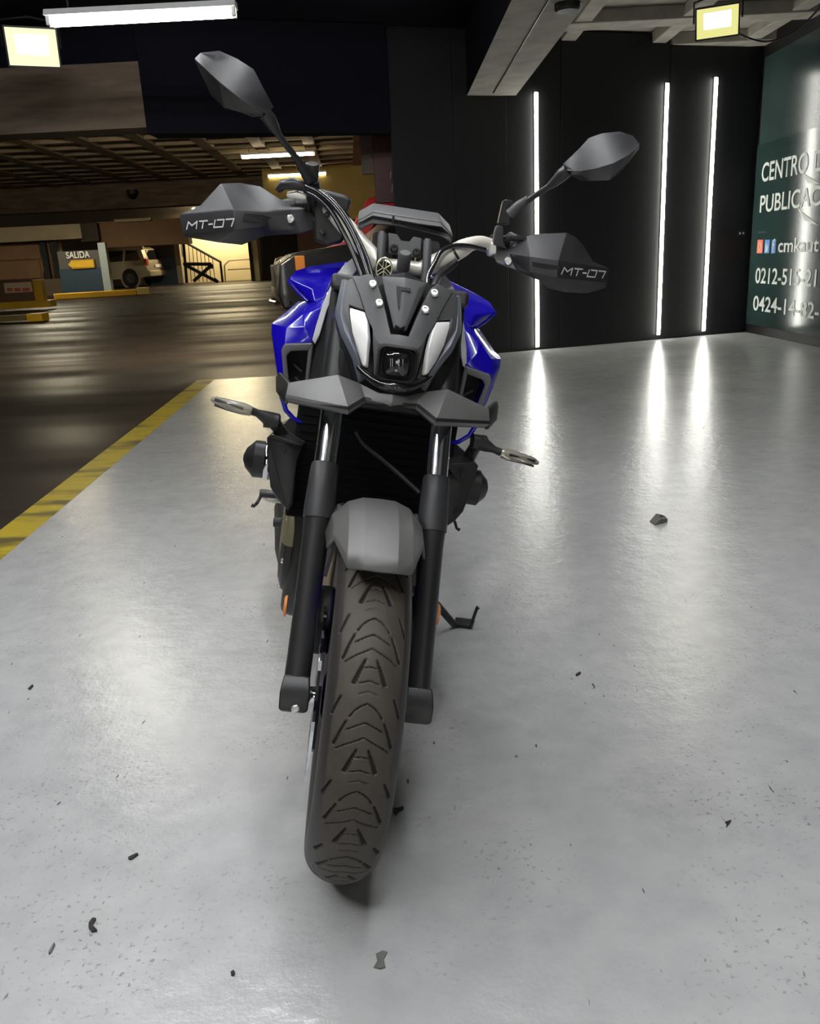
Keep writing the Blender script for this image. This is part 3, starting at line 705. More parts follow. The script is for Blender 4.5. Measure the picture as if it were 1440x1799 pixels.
def rod(a, b, r, seg=14): return tube_me([a, b], r, seg)
def bolt_me(c, n, r=.0075, h=.005):
    n = Vector(n).normalized()
    return lathe_me([(0, r), (h*.6, r), (h, r*.75), (h, r*.45), (h*.55, r*.4)], c, n, 14)

# ---------------------------------------------------------------- wheels
def tyre_me(cy, half, nseg, nprof, grooves):
    ph = np.linspace(-2.2, 2.2, nprof); k = half/.06
    prof_x = .06*k*np.sin(ph); prof_r = .25+np.where(np.cos(ph) > 0, .05, .062)*np.cos(ph)
    s_mm = 54*k*ph
    ang = np.linspace(0, 2*np.pi, nseg, endpoint=False)
    A2, S2 = np.meshgrid(np.degrees(ang), s_mm, indexing='ij')
    dep = np.zeros_like(A2)
    if grooves:
        rel_ = (A2-51.0) % 24.0 - 24.0           # 0 .. -24 below an arch
        for (a0, s0_, a1, s1_, h0, h1) in grooves:
            for sg in (-1, 1):
                for sh in (0, 24.0, -24.0):
                    px_, py_ = (rel_+sh)*5.236, S2*sg
                    ax_, ay_, bx_, by_ = a0*5.236, s0_, a1*5.236, s1_
                    L2 = (bx_-ax_)**2+(by_-ay_)**2+1e-9
                    t = np.clip(((px_-ax_)*(bx_-ax_)+(py_-ay_)*(by_-ay_))/L2, 0, 1)
                    d = np.hypot(px_-ax_-t*(bx_-ax_), py_-ay_-t*(by_-ay_))
                    dep = np.maximum(dep, np.clip((h0+(h1-h0)*t+.45-d)/.9, 0, 1))
    rr = prof_r[None, :]-dep*.0035
    xx = prof_x[None, :]*np.ones_like(rr)
    verts = np.stack([xx, cy-rr*np.cos(ang)[:, None], .3+rr*np.sin(ang)[:, None]], -1).reshape(-1, 3)
    i, j = np.meshgrid(np.arange(nseg), np.arange(nprof-1), indexing='ij'); i2 = (i+1) % nseg
    quads = np.stack([i*nprof+j, i2*nprof+j, i2*nprof+j+1, i*nprof+j+1], -1).reshape(-1, 4)
    me = bpy.data.meshes.new('tyre'); nv, nf = len(verts), len(quads)
    me.vertices.add(nv); me.vertices.foreach_set('co', verts.astype(np.float32).ravel())
    me.loops.add(nf*4); me.loops.foreach_set('vertex_index', quads.astype(np.int32).ravel())
    me.polygons.add(nf); me.polygons.foreach_set('loop_start', np.arange(0, nf*4, 4, dtype=np.int32))
    me.update(calc_edges=True); me.validate()
    if grooves:
        dq = dep.reshape(-1)[quads].mean(1)
        sq = np.abs(S2.reshape(-1)[quads].mean(1)+1.5*np.sin(np.radians(A2.reshape(-1)[quads].mean(1)*7)))
        me.polygons.foreach_set('material_index', np.where(dq > .5, 1, np.where(sq > 47, 2, 0)).astype(np.int32))
    me.shade_smooth(); return me
GR = []
def poly_g(pts, h0, h1=None):
    h1 = h0 if h1 is None else h1; n = len(pts)-1
    for i in range(n):
        GR.append((*pts[i], *pts[i+1], 1.25*(h0+(h1-h0)*i/n)+.1, 1.25*(h0+(h1-h0)*(i+1)/n)+.1))
poly_g([(0, 0), (-.8, 8), (-2, 15), (-3.6, 21)], .55); GR.append((-3.6, 21, -3.7, 21, 1.5, 1.5))
poly_g([(-5, 0), (-6, 11), (-7.4, 24)], .5)
poly_g([(-9, 0), (-10.2, 11), (-11.6, 25), (-13, 36)], .5)
poly_g([(-5, 25), (-8, 32), (-11.8, 40)], 1.0, 1.9)
poly_g([(-12.3, 7.5), (-15, 13), (-18.6, 20)], 1.0, 2.4)
poly_g([(-14.2, 0), (-14.5, 8)], .45); poly_g([(-17.9, 0), (-18.7, 13)], .45); poly_g([(-20.8, 0), (-21.6, 12)], .35)
poly_g([(1.5, 37), (-3.4, 49)], 1.2, 2.1)
def rim_me(cy, hw_, disc):
    parts_ = [lathe_me([(-hw_, .226), (-hw_, .212), (-hw_*.6, .198), (hw_*.6, .198), (hw_, .212), (hw_, .226), (hw_*.8, .222), (hw_*.5, .206), (-hw_*.5, .206), (-hw_*.8, .222)], (0, cy, .3), (1, 0, 0), 48),
              lathe_me([(-.06, .03), (-.055, .045), (.055, .045), (.06, .03)], (0, cy, .3), (1, 0, 0), 24)]
    for k in range(10):
        q = 2*math.pi*(k//2)/5 + (.16 if k % 2 else -.16); q0 = 2*math.pi*(k//2)/5 + (.3 if k % 2 else -.3)
        parts_.append(tube_me([(0, cy-.035*math.cos(q0), .3+.035*math.sin(q0)), (0, cy-.203*math.cos(q), .3+.203*math.sin(q))], [.017, .011], 8))
    return join_me(*parts_)
def disc_me(x, cy, r0_, r1_):
    """perforated brake disc"""
    v, f = [], []; n, rows = 60, 6; th = .005
    for k in range(n):
        for j in range(rows+1):
            r = r0_+(r1_-r0_)*j/rows + (.004*math.sin(k*2*math.pi/6) if j == rows else 0); q = 2*math.pi*k/n
            v.append((x, cy-r*math.cos(q), .3+r*math.sin(q)))
    for k in range(n):
        for j in range(rows):
            if (k+j*2) % 4 == 0 and 0 < j < rows-1: continue
            a, b = k*(rows+1)+j, ((k+1) % n)*(rows+1)+j
            f.append((a, b, b+1, a+1))
    return pyd(v, f)
wf = part('front_wheel', rim_me(0, .045, True), M_BLUE, st=True, smooth=40)
tag(wf, 'gloss blue front rim')
t_me = tyre_me(0.0, .06, 1500, 150, GR); steer(t_me)
ty = link('tyre', t_me, [M_RUBBER, M_GROOVE_SHADE, mat('tyre_shoulder_rubber', (.026, .023, .021), .5)], wf)
for s in (-1, 1):
    d = part('brake_disc', disc_me(s*.068, 0, .092, .149), M_CHROME, wf, st=True, solid=.005)
    part('disc_carrier', lathe_me([(-.004, .10), (.004, .10)], (s*.066, 0, .3), (1, 0, 0), 10), M_SATIN, wf, st=True)
axl = part('front_axle', join_me(rod((-.122, -.004, .3), (.118, -.004, .3), .0095), lathe_me([(-.088, .013), (-.07, .015)], (0, -.004, .3), (1, 0, 0), 16), lathe_me([(.07, .015), (.088, .013)], (0, -.004, .3), (1, 0, 0), 16)), M_CHROME, st=True, smooth=40)
wr_ = part('rear_wheel', rim_me(1.4, .07, False), M_BLUE, smooth=40); tag(wr_, 'gloss blue rear rim')
link('tyre', tyre_me(1.4, .09, 120, 24, None), M_RUBBER, wr_)
part('brake_disc', disc_me(-.095, 1.4, .07, .122), M_CHROME, wr_, solid=.005)

# ---------------------------------------------------------------- fork
def fork_pt(s, z, dx=0, dy=0): return Vector((s*(.1055-.012*(z-.305))+dx, -.022+.4665*(z-.305)+dy, z))
for s in (-1, 1):
    fl = part('fork_leg', tube_me([fork_pt(s, z) for z in (.315, .34, .36, .45, .56, .60, .605)], [.0225, .0225, .0222, .0222, .0235, .026, .0265], 20), M_SATIN, st=True, smooth=40)
    # axle clamp at the foot
    b0 = fork_pt(s, .30)
    ring = []
    for (dz, hx, hy) in ((-.021, .019, .024), (-.017, .0245, .028), (.010, .0255, .031), (.028, .0235, .027), (.040, .0215, .022)):
        c = b0+SA*dz; ring.append([c+Vector((sx*hx, 0, 0))+Vector((0, math.cos(RAKE), -math.sin(RAKE)))*sy*hy for sx, sy in ((-1, -1), (1, -1), (1, 1), (-1, 1))])
    part('axle_clamp', loft_me(ring), M_SATIN, fl, st=True, bevel=.006)
    if s < 0: part('clamp_bolt', bolt_me(b0+SA*-.012+Vector((s*-.004, -.027, .010)), (0, -1, .35), .0072, .005), M_BOLT, fl, st=True)
    part('fork_guard', tube_me([fork_pt(s, z) for z in (.585, .60, .64, .672, .676)], [.027, .0275, .0262, .0248, .0228], 20), mat('fork_guard_plastic', (.034, .034, .036), .45), fl, st=True, smooth=40)
    part('stanchion', tube_me([fork_pt(s, z) for z in (.66, .80, .806)], .0205, 24), mat('fork_chrome', (.80, .83, .88), .16, metal=1.0), fl, st=True, smooth=40)
    part('fork_tube_upper', tube_me([fork_pt(s, z) for z in (.795, .86, .92)], .0235, 20), M_BLACK, fl, st=True, smooth=40)
    rc = fork_pt(s, .52)+Vector((s*.031, .02, 0))
    part('reflector', lathe_me([(0, .020), (.004, .020), (.006, .016)], T(504 if s < 0 else 766, 1066 if s < 0 else 1080, .16), (s, 0, 0), 16), M_AMBER, fl, st=True)
    part('caliper', loft_me([[Vector((s*(.055+.012*k)+dx_, y_, z_)) for (y_, z_) in ((.085, .33), (.15, .36), (.16, .44), (.11, .46), (.07, .40))] for k, dx_ in ((0, 0), (3, 0))]), M_SATIN, fl, st=True, bevel=.008)
part('lower_triple_clamp', loft_me([[(x, y, z) for (y, z) in ((.205, .775), (.285, .765), (.295, .80), (.215, .81))] for x in (-.135, -.06, .06, .135)]), M_BLACK, st=True, bevel=.008)
part('upper_triple_clamp', loft_me([[(x, y, z) for (y, z) in ((.285, .975), (.365, .965), (.375, .995), (.295, 1.005))] for x in (-.13, -.06, .06, .13)]), M_BLACK, st=True, bevel=.008)

part('steering_head', loft_me([[(x, y, z) for (y, z) in ((.255, .79), (.40, .76), (.42, .97), (.33, .98))] for x in (-.13, .13)]), M_DEEP, bevel=.01)
part('front_wiring_box', box_me((-.10, .20, .79), (.10, .30, .88)), M_DEEP, st=True, bevel=.01)

# ---------------------------------------------------------------- front fender
def fender():
    v, f = [], []; xs = [-.084, -.074, -.050, -.026, 0, .026, .050, .074, .084]
    rr = {0: .338, .026: .337, .050: .330, .074: .305, .084: .272}
    th = np.radians(np.linspace(60.5, 146, 17))
    for i, t in enumerate(th):
        for x in xs:
            ax_ = abs(x); r = rr[ax_]; tt = t
            e = (1-i/16)
            # the lip reaches further down at the centre, the flanks sweep up and back
            tt = t + R(1.2)*e*(ax_/.05)**2 + R(24)*e*max(0, (ax_-.049)/.035)**.9
            wn_ = 1.12 - .14*e
            back = i/16
            r2 = r + .010*math.sin(math.pi*back) + (.006 if ax_ < .03 else 0)*(1-back)
            v.append((x*wn_*(1+.06*back), -r2*math.cos(tt), .3+r2*math.sin(tt)))
    n = len(xs)
    for i in range(16):
        for k in range(n-1): f.append((i*n+k, i*n+k+1, (i+1)*n+k+1, (i+1)*n+k))
    me = pyd(v, f); bm = bmesh.new(); bm.from_mesh(me); bmesh.ops.recalc_face_normals(bm, faces=bm.faces)
    c = sum((q.normal.z for q in bm.faces))
    if c < 0: bmesh.ops.reverse_faces(bm, faces=bm.faces)
    bm.to_mesh(me); bm.free(); return me
fd = part('front_fender', fender(), M_GREY, st=True, solid=.004, smooth=14); tag(fd, 'matte grey front fender')
part('centre_ridge', facets_me([[(-.016, -.001-.336*math.cos(t0)*1, .3+.345*math.sin(t0)), (.016, -.001-.336*math.cos(t0), .3+.345*math.sin(t0)), (.030, -.352*math.cos(t1), .3+.352*math.sin(t1)), (-.030, -.352*math.cos(t1), .3+.352*math.sin(t1))] for t0, t1 in ((R(74), R(118)),)], face=(0, 0, 1)), M_COWL, fd, st=True, solid=.006)
for s in (-1, 1):
    part('fender_stay', facets_me([[fork_pt(s, .60, -s*.024, -.016), fork_pt(s, .50, -s*.022, -.020), Vector((s*.074, .045, .545)), Vector((s*.074, .03, .60)), Vector((s*.07, .09, .62))]], face=(0, -1, 0)), M_COWL, fd, st=True, solid=.006)

# ---------------------------------------------------------------- headlamp and its cowl
def face_y(x, z): return .125 + .85*max(0, z-.895) + 4*x*x
def S(u, v, off=0): return TS(u, v, face_y, off)
def cx(v, off=0):                                     # point on the centre line of the face seen at height v
    u = 708-(v-510)*.088; p = S(u, v, off); p.x = 0; return p
hl = part('headlamp_unit', facets_me([
        [S(607, 495), S(600, 536), S(598, 554), S(605.5, 582), S(625, 621), S(631, 640), S(640, 652), S(661, 672, .012), cx(676, .012), cx(480)],
    ], mirror=True), M_DEEP, st=True, solid=.02)
tag(hl, 'black headlamp housing with two white daytime lamps')
# deep body behind the face
def face_ring(dy, k, dz=0):
    pts = [S(607, 495), S(598, 554), S(605.5, 582), S(625, 621), S(634, 645)]
    L_ = [Vector((p.x*k, p.y+dy, (p.z-.92)*k+.92+dz)) for p in pts]; R_ = [mir(p) for p in L_[::-1]]
    c = cx(676); return L_+[Vector((0, c.y+dy, (c.z-.92)*k+.92+dz))]+R_
part('rear_shell', loft_me([face_ring(.022, .97), face_ring(.07, .97), face_ring(.14, .8)]), M_BLACK, hl, st=True, bevel=.004)
# Y-shaped cowl plate carrying the bolts
O1 = -.010
cowl = part('front_cowl', facets_me([
    [S(619, 488, O1), S(650, 482, O1), S(661, 494, O1), S(670, 522, O1), S(677, 548, O1), S(654, 578, O1), S(644, 558, O1), S(632, 520, O1)],
    [S(677, 548, O1), S(686, 588, O1-.002), S(667, 606, O1), S(661, 597, O1), S(654, 578, O1)],
    [S(686, 588, O1-.002), cx(589, O1-.004), cx(610, O1-.004), S(667, 606, O1)],
    [S(661, 597, O1), S(667, 606, O1), S(664, 664, O1), S(656, 660, O1), S(654, 578, O1)],
    ], mirror=True), M_COWL, hl, st=True, solid=.012, bevel=.0015)
tag(cowl, 'dark grey Y-shaped plate with four silver bolts')
for (u, v) in ((654.4, 501.7), (665.8, 535)):
    p = S(u, v, O1-.001)
    for q in (p, mir(p)): part('cowl_bolt', bolt_me(q, (0, -1, .55), .0078, .006), M_BOLT, cowl, st=True)
# centre panel with a slot, between the arms
cp = part('centre_panel', facets_me([
    [S(669, 486, -.012), S(684, 500, -.016), S(695, 572, -.010), S(691, 580, -.004)],
    [S(669, 486, -.012), cx(488, -.018), cx(506, -.020), S(684, 500, -.016)],
    [S(684, 500, -.016), cx(506, -.020), cx(578, -.010), S(695, 572, -.010)]], mirror=True), M_COWL, hl, st=True, solid=.012, bevel=.002)
part('panel_slot', facets_me([[S(696.5, 504, -.021), S(722, 508, -.021), S(721, 514, -.0208), S(705, 512, -.0208), S(702.5, 543, -.0190), S(700, 541, -.0190)]]), M_DEEP, cp, st=True, solid=.002)
# side cheeks and the slate-coloured strips
for s in (1, -1):
    part('side_panel', facets_me([[p if s > 0 else mir(p) for p in f_] for f_ in [
    [S(607, 495, -.004), S(620, 489, -.006), S(632, 520, -.006), S(640, 546, -.003), S(613, 537, -.003), S(600, 536, -.002)],
    [S(600, 536, -.002), S(613, 537, -.003), S(612, 553, -.002), S(619, 588, -.002), S(627, 618, -.002), S(634, 645, -.002), S(625, 621, 0), S(605.5, 582, 0), S(598, 554, 0)]]]), M_COWL, hl, st=True, solid=.010, bevel=.0015)
for s in (1, -1):
    part('slate_strip', facets_me([[p if s > 0 else mir(p) for p in f_] for f_ in [
    [S(600, 492, .008), S(607.5, 492, -.002), S(600.5, 536, -.004), S(589.5, 540, .008)],
    [S(589.5, 540, .008), S(600.5, 536, -.004), S(598.5, 554, -.004), S(588, 556, .008)],
    [S(588, 556, .008), S(598.5, 554, -.004), S(605.5, 582, -.004), S(598, 591, .010)],
    [S(598, 591, .010), S(605.5, 582, -.004), S(625, 621, -.004), S(618, 632, .012)],
    [S(618, 632, .012), S(625, 621, -.004), S(631, 640, -.002), S(631.5, 672, .01), S(629, 674, .018), S(624, 654, .016)]]]), M_SLATE, hl, st=True, solid=.010, bevel=.0015)
for s in (1, -1):
    part('cheek', facets_me([[p if s > 0 else mir(p) for p in f_] for f_ in [
    [S(589.5, 540, .010), S(588, 556, .010), S(598, 591, .012), S(593, 600, .09), S(580, 560, .09)],
    [S(598, 591, .012), S(618, 632, .014), S(629, 674, .020), S(612, 664, .07), S(596, 632, .09), S(593, 600, .09)],
    [S(580, 560, .09), S(593, 600, .09), S(596, 632, .09), S(575, 660, .14), S(577, 600, .14)]]]), M_CHEEK, hl, st=True, solid=.008)
# daytime lamps
drl = [S(613.5, 541, -.006), S(640, 549, -.008), S(644, 564, -.010), S(645.5, 596, -.010), S(642, 644, -.006), S(635.5, 644, -.004), S(628, 618, -.004), S(620, 587, -.004), S(613, 553, -.004)]
for s in (-1, 1):
    dl = part('daytime_lamp', facets_me([[p if s < 0 else mir(p) for p in drl]]), M_DRL, hl, st=True, solid=.012, bevel=.003)
# lower black bowl
bl_, bc_ = T(630, 646, .150), T(695, 682, .112); bc_.x = 0
bp_l = [Vector((bl_.x*t, bc_.y+(bl_.y-bc_.y)*t*t, bc_.z+(bl_.z-bc_.z)*abs(t)**2.2)) for t in np.linspace(1, -1, 21)]
part('lower_bowl', tube_me(bp_l, [.0055+.0045*(1-abs(t)**1.5) for t in np.linspace(1, -1, 21)], 14), mat('gloss_black_plastic', (.008, .008, .009), .2, coat=.8), hl, st=True, smooth=60)
# main lamp
lc = cx(641, -.012)
def rrect(c, w_, h_, y, r=.35, n=4):
    out = []
    for (sx, sz, a0) in ((1, 1, 0), (-1, 1, 90), (-1, -1, 180), (1, -1, 270)):
        for k in range(n+1):
            a = R(a0+90*k/n); out.append(Vector((c.x+sx*w_*(1-r)+w_*r*math.cos(a), c.y+y, c.z+sz*h_*(1-r)+h_*r*math.sin(a))))
    return out
lampf = part('lamp_frame', loft_me([rrect(lc, .0345, .031, .03), rrect(lc, .0345, .031, -.006), rrect(lc, .031, .028, -.009), rrect(lc, .027, .025, .004)]), M_DEEP, hl, st=True)
pl_ = part('projector_lens', loft_me([rrect(lc, .024, .0225, .004, .5), rrect(lc, .0235, .022, -.004, .5), rrect(lc, .018, .017, -.009, .6), rrect(lc, .008, .0075, -.0115, .9)]), M_LENS, lampf, st=True, smooth=50)
M_LED = mat('led_chip_grey', (.42, .40, .34), .3, metal=.4)
for k, (dx_, dz_, rr_) in enumerate(((0, .004, .004), (-.009, .0, .0035), (.009, .0, .0035), (-.006, .010, .0025), (.006, .010, .0025), (0, -.010, .003), (-.013, .007, .002), (.012, -.008, .002))):
    part('reflector_facet', lathe_me([(0, rr_), (.0015, rr_*.6)], lc+Vector((dx_, -.0112+abs(dx_)*.25+abs(dz_)*.1, dz_)), (0, -1, .2), 6), M_LED, pl_, st=True)

# ---------------------------------------------------------------- beak with winglets under the lamp
W = lambda u, v, y: T(u, v, y)
def wc(v, y):
    p = T(707-(v-520)*.088, v, y); p.x = 0; return p
tipL, tipU = W(501, 700, .156), W(507, 673, .185)
rt, rb = W(593, 659, .147), W(612, 722, .050)
pB, pC = W(632, 674, .150), W(642, 704, .125)
pD, pE = W(664, 691, .120), W(676, 711, .110)
beak = part('front_beak', facets_me([
    [tipU, rt, rb, W(560, 712, .10), tipL],
    [rt, pB, pC, rb],
    [pB, pD, pE, pC],
    [pD, wc(693, .112), wc(716, .102), pE]], mirror=True), M_GREY, st=True, solid=.010, bevel=.002)
tag(beak, 'matte grey beak with a winglet to either side')
def low(p, d=.012, b=.025): return p+Vector((0, b, -d))
part('lower_edge', facets_me([
    [tipL, W(560, 712, .10), low(W(560, 712, .10)), low(tipL)], [W(560, 712, .10), rb, low(rb), low(W(560, 712, .10))],
    [rb, pC, low(pC), low(rb)], [pC, pE, low(pE), low(pC)], [pE, wc(716, .102), low(wc(716, .102)), low(pE)]], mirror=True, face=(0, -1, -.5)), M_BLACK, beak, st=True, solid=.006)
e0, e1, e2, e3, e4 = W(490, 655, .235), W(484, 664, .245), W(484, 689, .215), W(499, 710, .175), tipL
for s in (1, -1):
    P_ = [e0, e1, e2, e3, e4, tipU]
    part('end_plate', facets_me([[p if s > 0 else mir(p) for p in P_]], face=(0, -1, 0)), M_BLACK, beak, st=True, solid=.008, bevel=.0015)

# ---------------------------------------------------------------- instrument panel and its bracket
iy = .412
ip_f = TP([(628, 390, iy+.02), (655, 376, iy), (774, 394, iy), (794, 416, iy+.02), (793, 430, iy+.02), (774, 417, iy), (735, 409, iy), (693, 400, iy), (654, 396, iy), (629, 408, iy+.02)])
ins = part('instrument_panel', prism_me(ip_f, (0, .07, .018)), M_COWL, st=True, bevel=.004); tag(ins, 'grey instrument panel seen from behind')
top_f = TP([(628, 388, iy+.015), (655, 373, iy-.005), (774, 391, iy-.005), (795, 413, iy+.015), (795, 419, iy+.015), (774, 401, iy-.005), (735, 397, iy-.005), (655, 382, iy-.005), (629, 396, iy+.015)])
part('top_hood', prism_me(top_f, (0, .085, .022)), mat('hood_grey', (.10, .10, .102), .42), ins, st=True, bevel=.003)
part('joint_seam', rod(T(691, 381, iy-.008), T(690, 394, iy-.008), .0022, 8), M_DEEP, ins, st=True)
bp0 = TP([(682, 410, .40), (698, 413, .40), (705, 424, .40), (719, 426, .40), (726, 417, .40), (741, 420, .40), (739, 455, .39), (682, 447, .39)])
brk = part('panel_bracket', prism_me(bp0, (0, .012, 0)), M_COWL, st=True, bevel=.002)
for (u, v) in ((692, 438), (731, 445)): part('bracket_bolt', bolt_me(T(u, v, .392), (0, -1, .2), .008, .007), M_BLACK, brk, st=True)
for (u0_, v0_, u1_, v1_) in ((671, 413, 669, 455), (751, 426, 749, 468)):
    a, b = T(u0_, v0_, .395), T(u1_, v1_, .375)
    part('bar_riser', tube_me([a+Vector((0, 0, .006)), a, b, b+Vector((0, -.01, -.05))], [.005, .0085, .0085, .0085], 14), M_COWL, brk, st=True, smooth=40)
    part('riser_clamp', loft_me([rrect(T(u0_, v0_+25, .42), .022, .03, 0, .4), rrect(T(u0_, v0_+25, .42), .022, .03, .05, .4)]), M_SATIN, brk, st=True, smooth=40)
kc = T(710, 458, .37)
ig = part('ignition_lock', join_me(lathe_me([(-.02, .013), (.012, .013), (.016, .010)], kc, (0, -.6, 1), 18), lathe_me([(-.045, .030), (-.02, .024), (-.005, .014)], T(709, 482, .33), (0, -.3, 1), 20)), M_COWL, st=True, smooth=40)
em_c = T(674.5, 474, .34); rx, rz_ = .0148, .0205
emb = part('round_emblem', tube_me([em_c+Vector((rx*math.cos(q*math.pi/16), -.001, rz_*math.sin(q*math.pi/16))) for q in range(33)], .0016, 6, cap=False), M_GOLD, st=True, smooth=60)
tag(emb, 'pale gold round emblem of three crossed tuning forks')
for k in range(3):
    q = R(90+120*k); dr = Vector((rx*math.cos(q), 0, rz_*math.sin(q))); pp = Vector((-math.sin(q), 0, math.cos(q)))
    for o_ in (-.0028, .0028): part('fork_prong', rod(em_c+dr*.15+pp*o_, em_c+dr*.97+pp*o_, .0009, 6), M_GOLD, emb, st=True)
    part('fork_stem', rod(em_c, em_c-dr*.9, .0011, 6), M_GOLD, emb, st=True)
part('emblem_disc', lathe_me([(0, .0145), (.003, .0145)], em_c+Vector((0, .003, 0)), (0, 1, 0), 20), M_DEEP, emb, st=True)

# ---------------------------------------------------------------- handlebar, controls
bar_r = TP([(745, 474, .40), (766, 463, .41), (787, 452, .43), (806, 441, .45), (824, 431, .47), (845, 428, .495), (868, 434, .52), (930, 448, .54), (1010, 466, .56)])
bar_l = TP([(668, 466, .40), (652, 450, .41), (632, 428, .43), (612, 404, .45), (590, 382, .47), (568, 366, .495), (545, 360, .52), (480, 370, .54), (380, 392, .56)])
mid_ = [(bar_l[0]+bar_r[0])/2]
hb = part('handlebar', tube_me(spline(bar_l[::-1]+mid_+bar_r, 5), .0140, 16), M_SILVER, st=True, smooth=60); tag(hb, 'silver tapered handlebar')
part('bar_swell', tube_me(spline(bar_r[0:5], 5), [.0180]*17+[.0175, .0165, .0155, .0148], 16), M_SILVER, hb, st=True, smooth=60)
part('bar_swell', tube_me(spline(bar_l[0:5], 5), [.0180]*17+[.0175, .0165, .0155, .0148], 16), M_SILVER, hb, st=True, smooth=60)
for P_ in (bar_r, bar_l):
    part('grip', tube_me([P_[6].lerp(P_[7], .35), P_[7], P_[8]], .0175, 16), M_BLACK, hb, st=True, smooth=60)
    part('switch_housing', loft_me([rrect(P_[6].lerp(P_[7], t), .001, .001, 0) for t in (0, 1)]) if False else tube_me([P_[5].lerp(P_[6], .7), P_[6].lerp(P_[7], .3)], [.024, .022], 10), M_BLACK, hb, st=True, bevel=.003)
    part('lever', tube_me([P_[6].lerp(P_[7], .55)+Vector((0, -.035, -.004)), P_[7]+Vector((0, -.06, -.005)), P_[8]+Vector((0, -.055, -.01))], [.007, .007, .006], 8), M_SATIN, hb, st=True, smooth=60)
# brake reservoir and perch on the near side (machine's right)
part('brake_reservoir', prism_me(TP([(557, 332, .45), (604, 344, .45), (618, 352, .45), (611, 376, .45), (566, 366, .45)]), (0, .05, .005)), M_BLACK, hb, st=True, bevel=.006)
part('lever_perch', tube_me(TP([(487, 336, .47), (497, 326, .465), (515, 324, .46), (534, 329, .46), (540, 334, .46)]), [.006, .010, .012, .010, .007], 10), M_SATIN, hb, st=True, smooth=60)
part('master_cylinder', tube_me(TP([(505, 344, .475), (522, 344, .47), (538, 348, .47)]), [.006, .0095, .007], 10), M_SILVER, hb, st=True, smooth=60)
part('switch_block', prism_me(TP([(552, 350, .48), (600, 362, .47), (618, 384, .47), (612, 408, .47), (600, 428, .47), (574, 432, .47), (551, 424, .48)]), (0, .05, 0)), M_BLACK, hb, st=True, bevel=.006)
for (u, v) in ((574, 379), (566, 410)): part('switch_knob', lathe_me([(0, .006), (.008, .006), (.01, .004)], T(u, v, .468), (0, -1, 0), 12), M_SATIN, hb, st=True)
part('clutch_perch', tube_me(TP([(885, 424, .50), (898, 416, .49), (912, 420, .49), (925, 422, .49)]), [.009, .009, .006, .004], 10), M_SATIN, hb, st=True, smooth=60)
part('perch_block', prism_me(TP([(853, 424, .50), (872, 428, .49), (872, 448, .49), (858, 452, .50)]), (0, .03, 0)), M_SILVER, hb, st=True, bevel=.004)
# cables
def cable(name, pts, r, m=M_BLACK): return part(name, tube_me(spline(TP(pts), 6), r, 10), m, st=True, smooth=60)
M_HOSE = mat('glossy_hose', (.012, .012, .013), .25, coat=.5)
cable('brake_hose', [(538, 329, .455), (562, 341, .43), (590, 366, .40), (614, 402, .37), (634, 446, .34), (650, 496, .31)], .0058, M_HOSE)
cable('throttle_cable', [(536, 338, .46), (558, 349, .435), (581, 372, .41), (602, 408, .38), (622, 452, .35), (640, 500, .32)], .0052, M_HOSE)
cable('throttle_cable', [(545, 333, .46), (575, 346, .435), (602, 374, .405), (626, 414, .375), (645, 456, .35), (658, 500, .33)], .0040, M_HOSE)
cable('clutch_cable', [(852, 440, .46), (820, 433, .435), (793, 434, .415), (774, 444, .385), (762, 466, .36), (752, 486, .33), (750, 506, .30)], .0046, M_HOSE)
cable('wiring_loom', [(800, 462, .42), (786, 474, .40), (770, 488, .36), (762, 508, .30)], .0075)
cable('bar_tie', [(795, 438, .425), (799, 446, .418), (805, 456, .425)], .003)
cable('fork_hose', [(625, 760, .22), (640, 782, .215), (676, 812, .20), (712, 844, .17), (738, 868, .14)], .0042)

# ---------------------------------------------------------------- handguards
def guard(pts_f, label_pts):
    pass
gl = dict(P1=(314.6, 378, .527), P2=(352, 361, .51), P3=(387, 323, .50), P4=(422, 322, .495), P5=(457, 328, .49), P6=(513, 364, .495), P7=(551, 366, .505), P8=(551, 404, .480), P9=(530, 411, .472),
          P10=(463, 417, .485), P11=(425, 433, .49), P12=(382, 428, .495), P13=(322, 418, .52), R1=(411, 369, .445), R2=(463, 373, .455), R3=(513, 369, .480), S1=(321, 412, .520), S2=(411, 407, .440), S3=(463, 401, .452))
gL = {k: T(*v) for k, v in gl.items()}
gr = dict(P7=(861, 438, .505), P6=(892, 438, .495), P5=(926, 416, .49), P4=(942, 412, .495), P3=(995, 410, .50), P2b=(1011, 417, .503), P2a=(1024, 431, .508), P2=(1041, 460, .515), P1=(1070, 473, .527),
          P13=(1064, 507, .520), P12b=(1031, 517, .505), P12=(993, 515, .495), P11=(962, 508, .49), P10=(950, 496, .485), P9=(906, 476, .472), P8=(872, 462, .480),
          R3=(893, 446, .485), R2=(931, 452, .455), R1=(981, 459, .445), R0=(1006, 461, .47), S3=(929, 479, .452), S2=(978, 490, .440), S1=(1066, 498, .520))
gR = {k: T(*v) for k, v in gr.items()}
def facs(d, ks): return [[d[k] for k in f.split()] for f in ks]
hgL = part('handguard', facets_me(facs(gL, ['P1 P2 P3 R1', 'P3 P4 P5 R2 R1', 'P5 P6 R3 R2', 'P6 P7 R3', 'P1 R1 S2 S1', 'R1 R2 S3 S2', 'R2 R3 P9 P10 S3', 'R3 P7 P8 P9', 'S1 S2 P12 P13', 'S2 S3 P10 P11 P12'])), M_GUARD, st=True, solid=.006, bevel=.004)
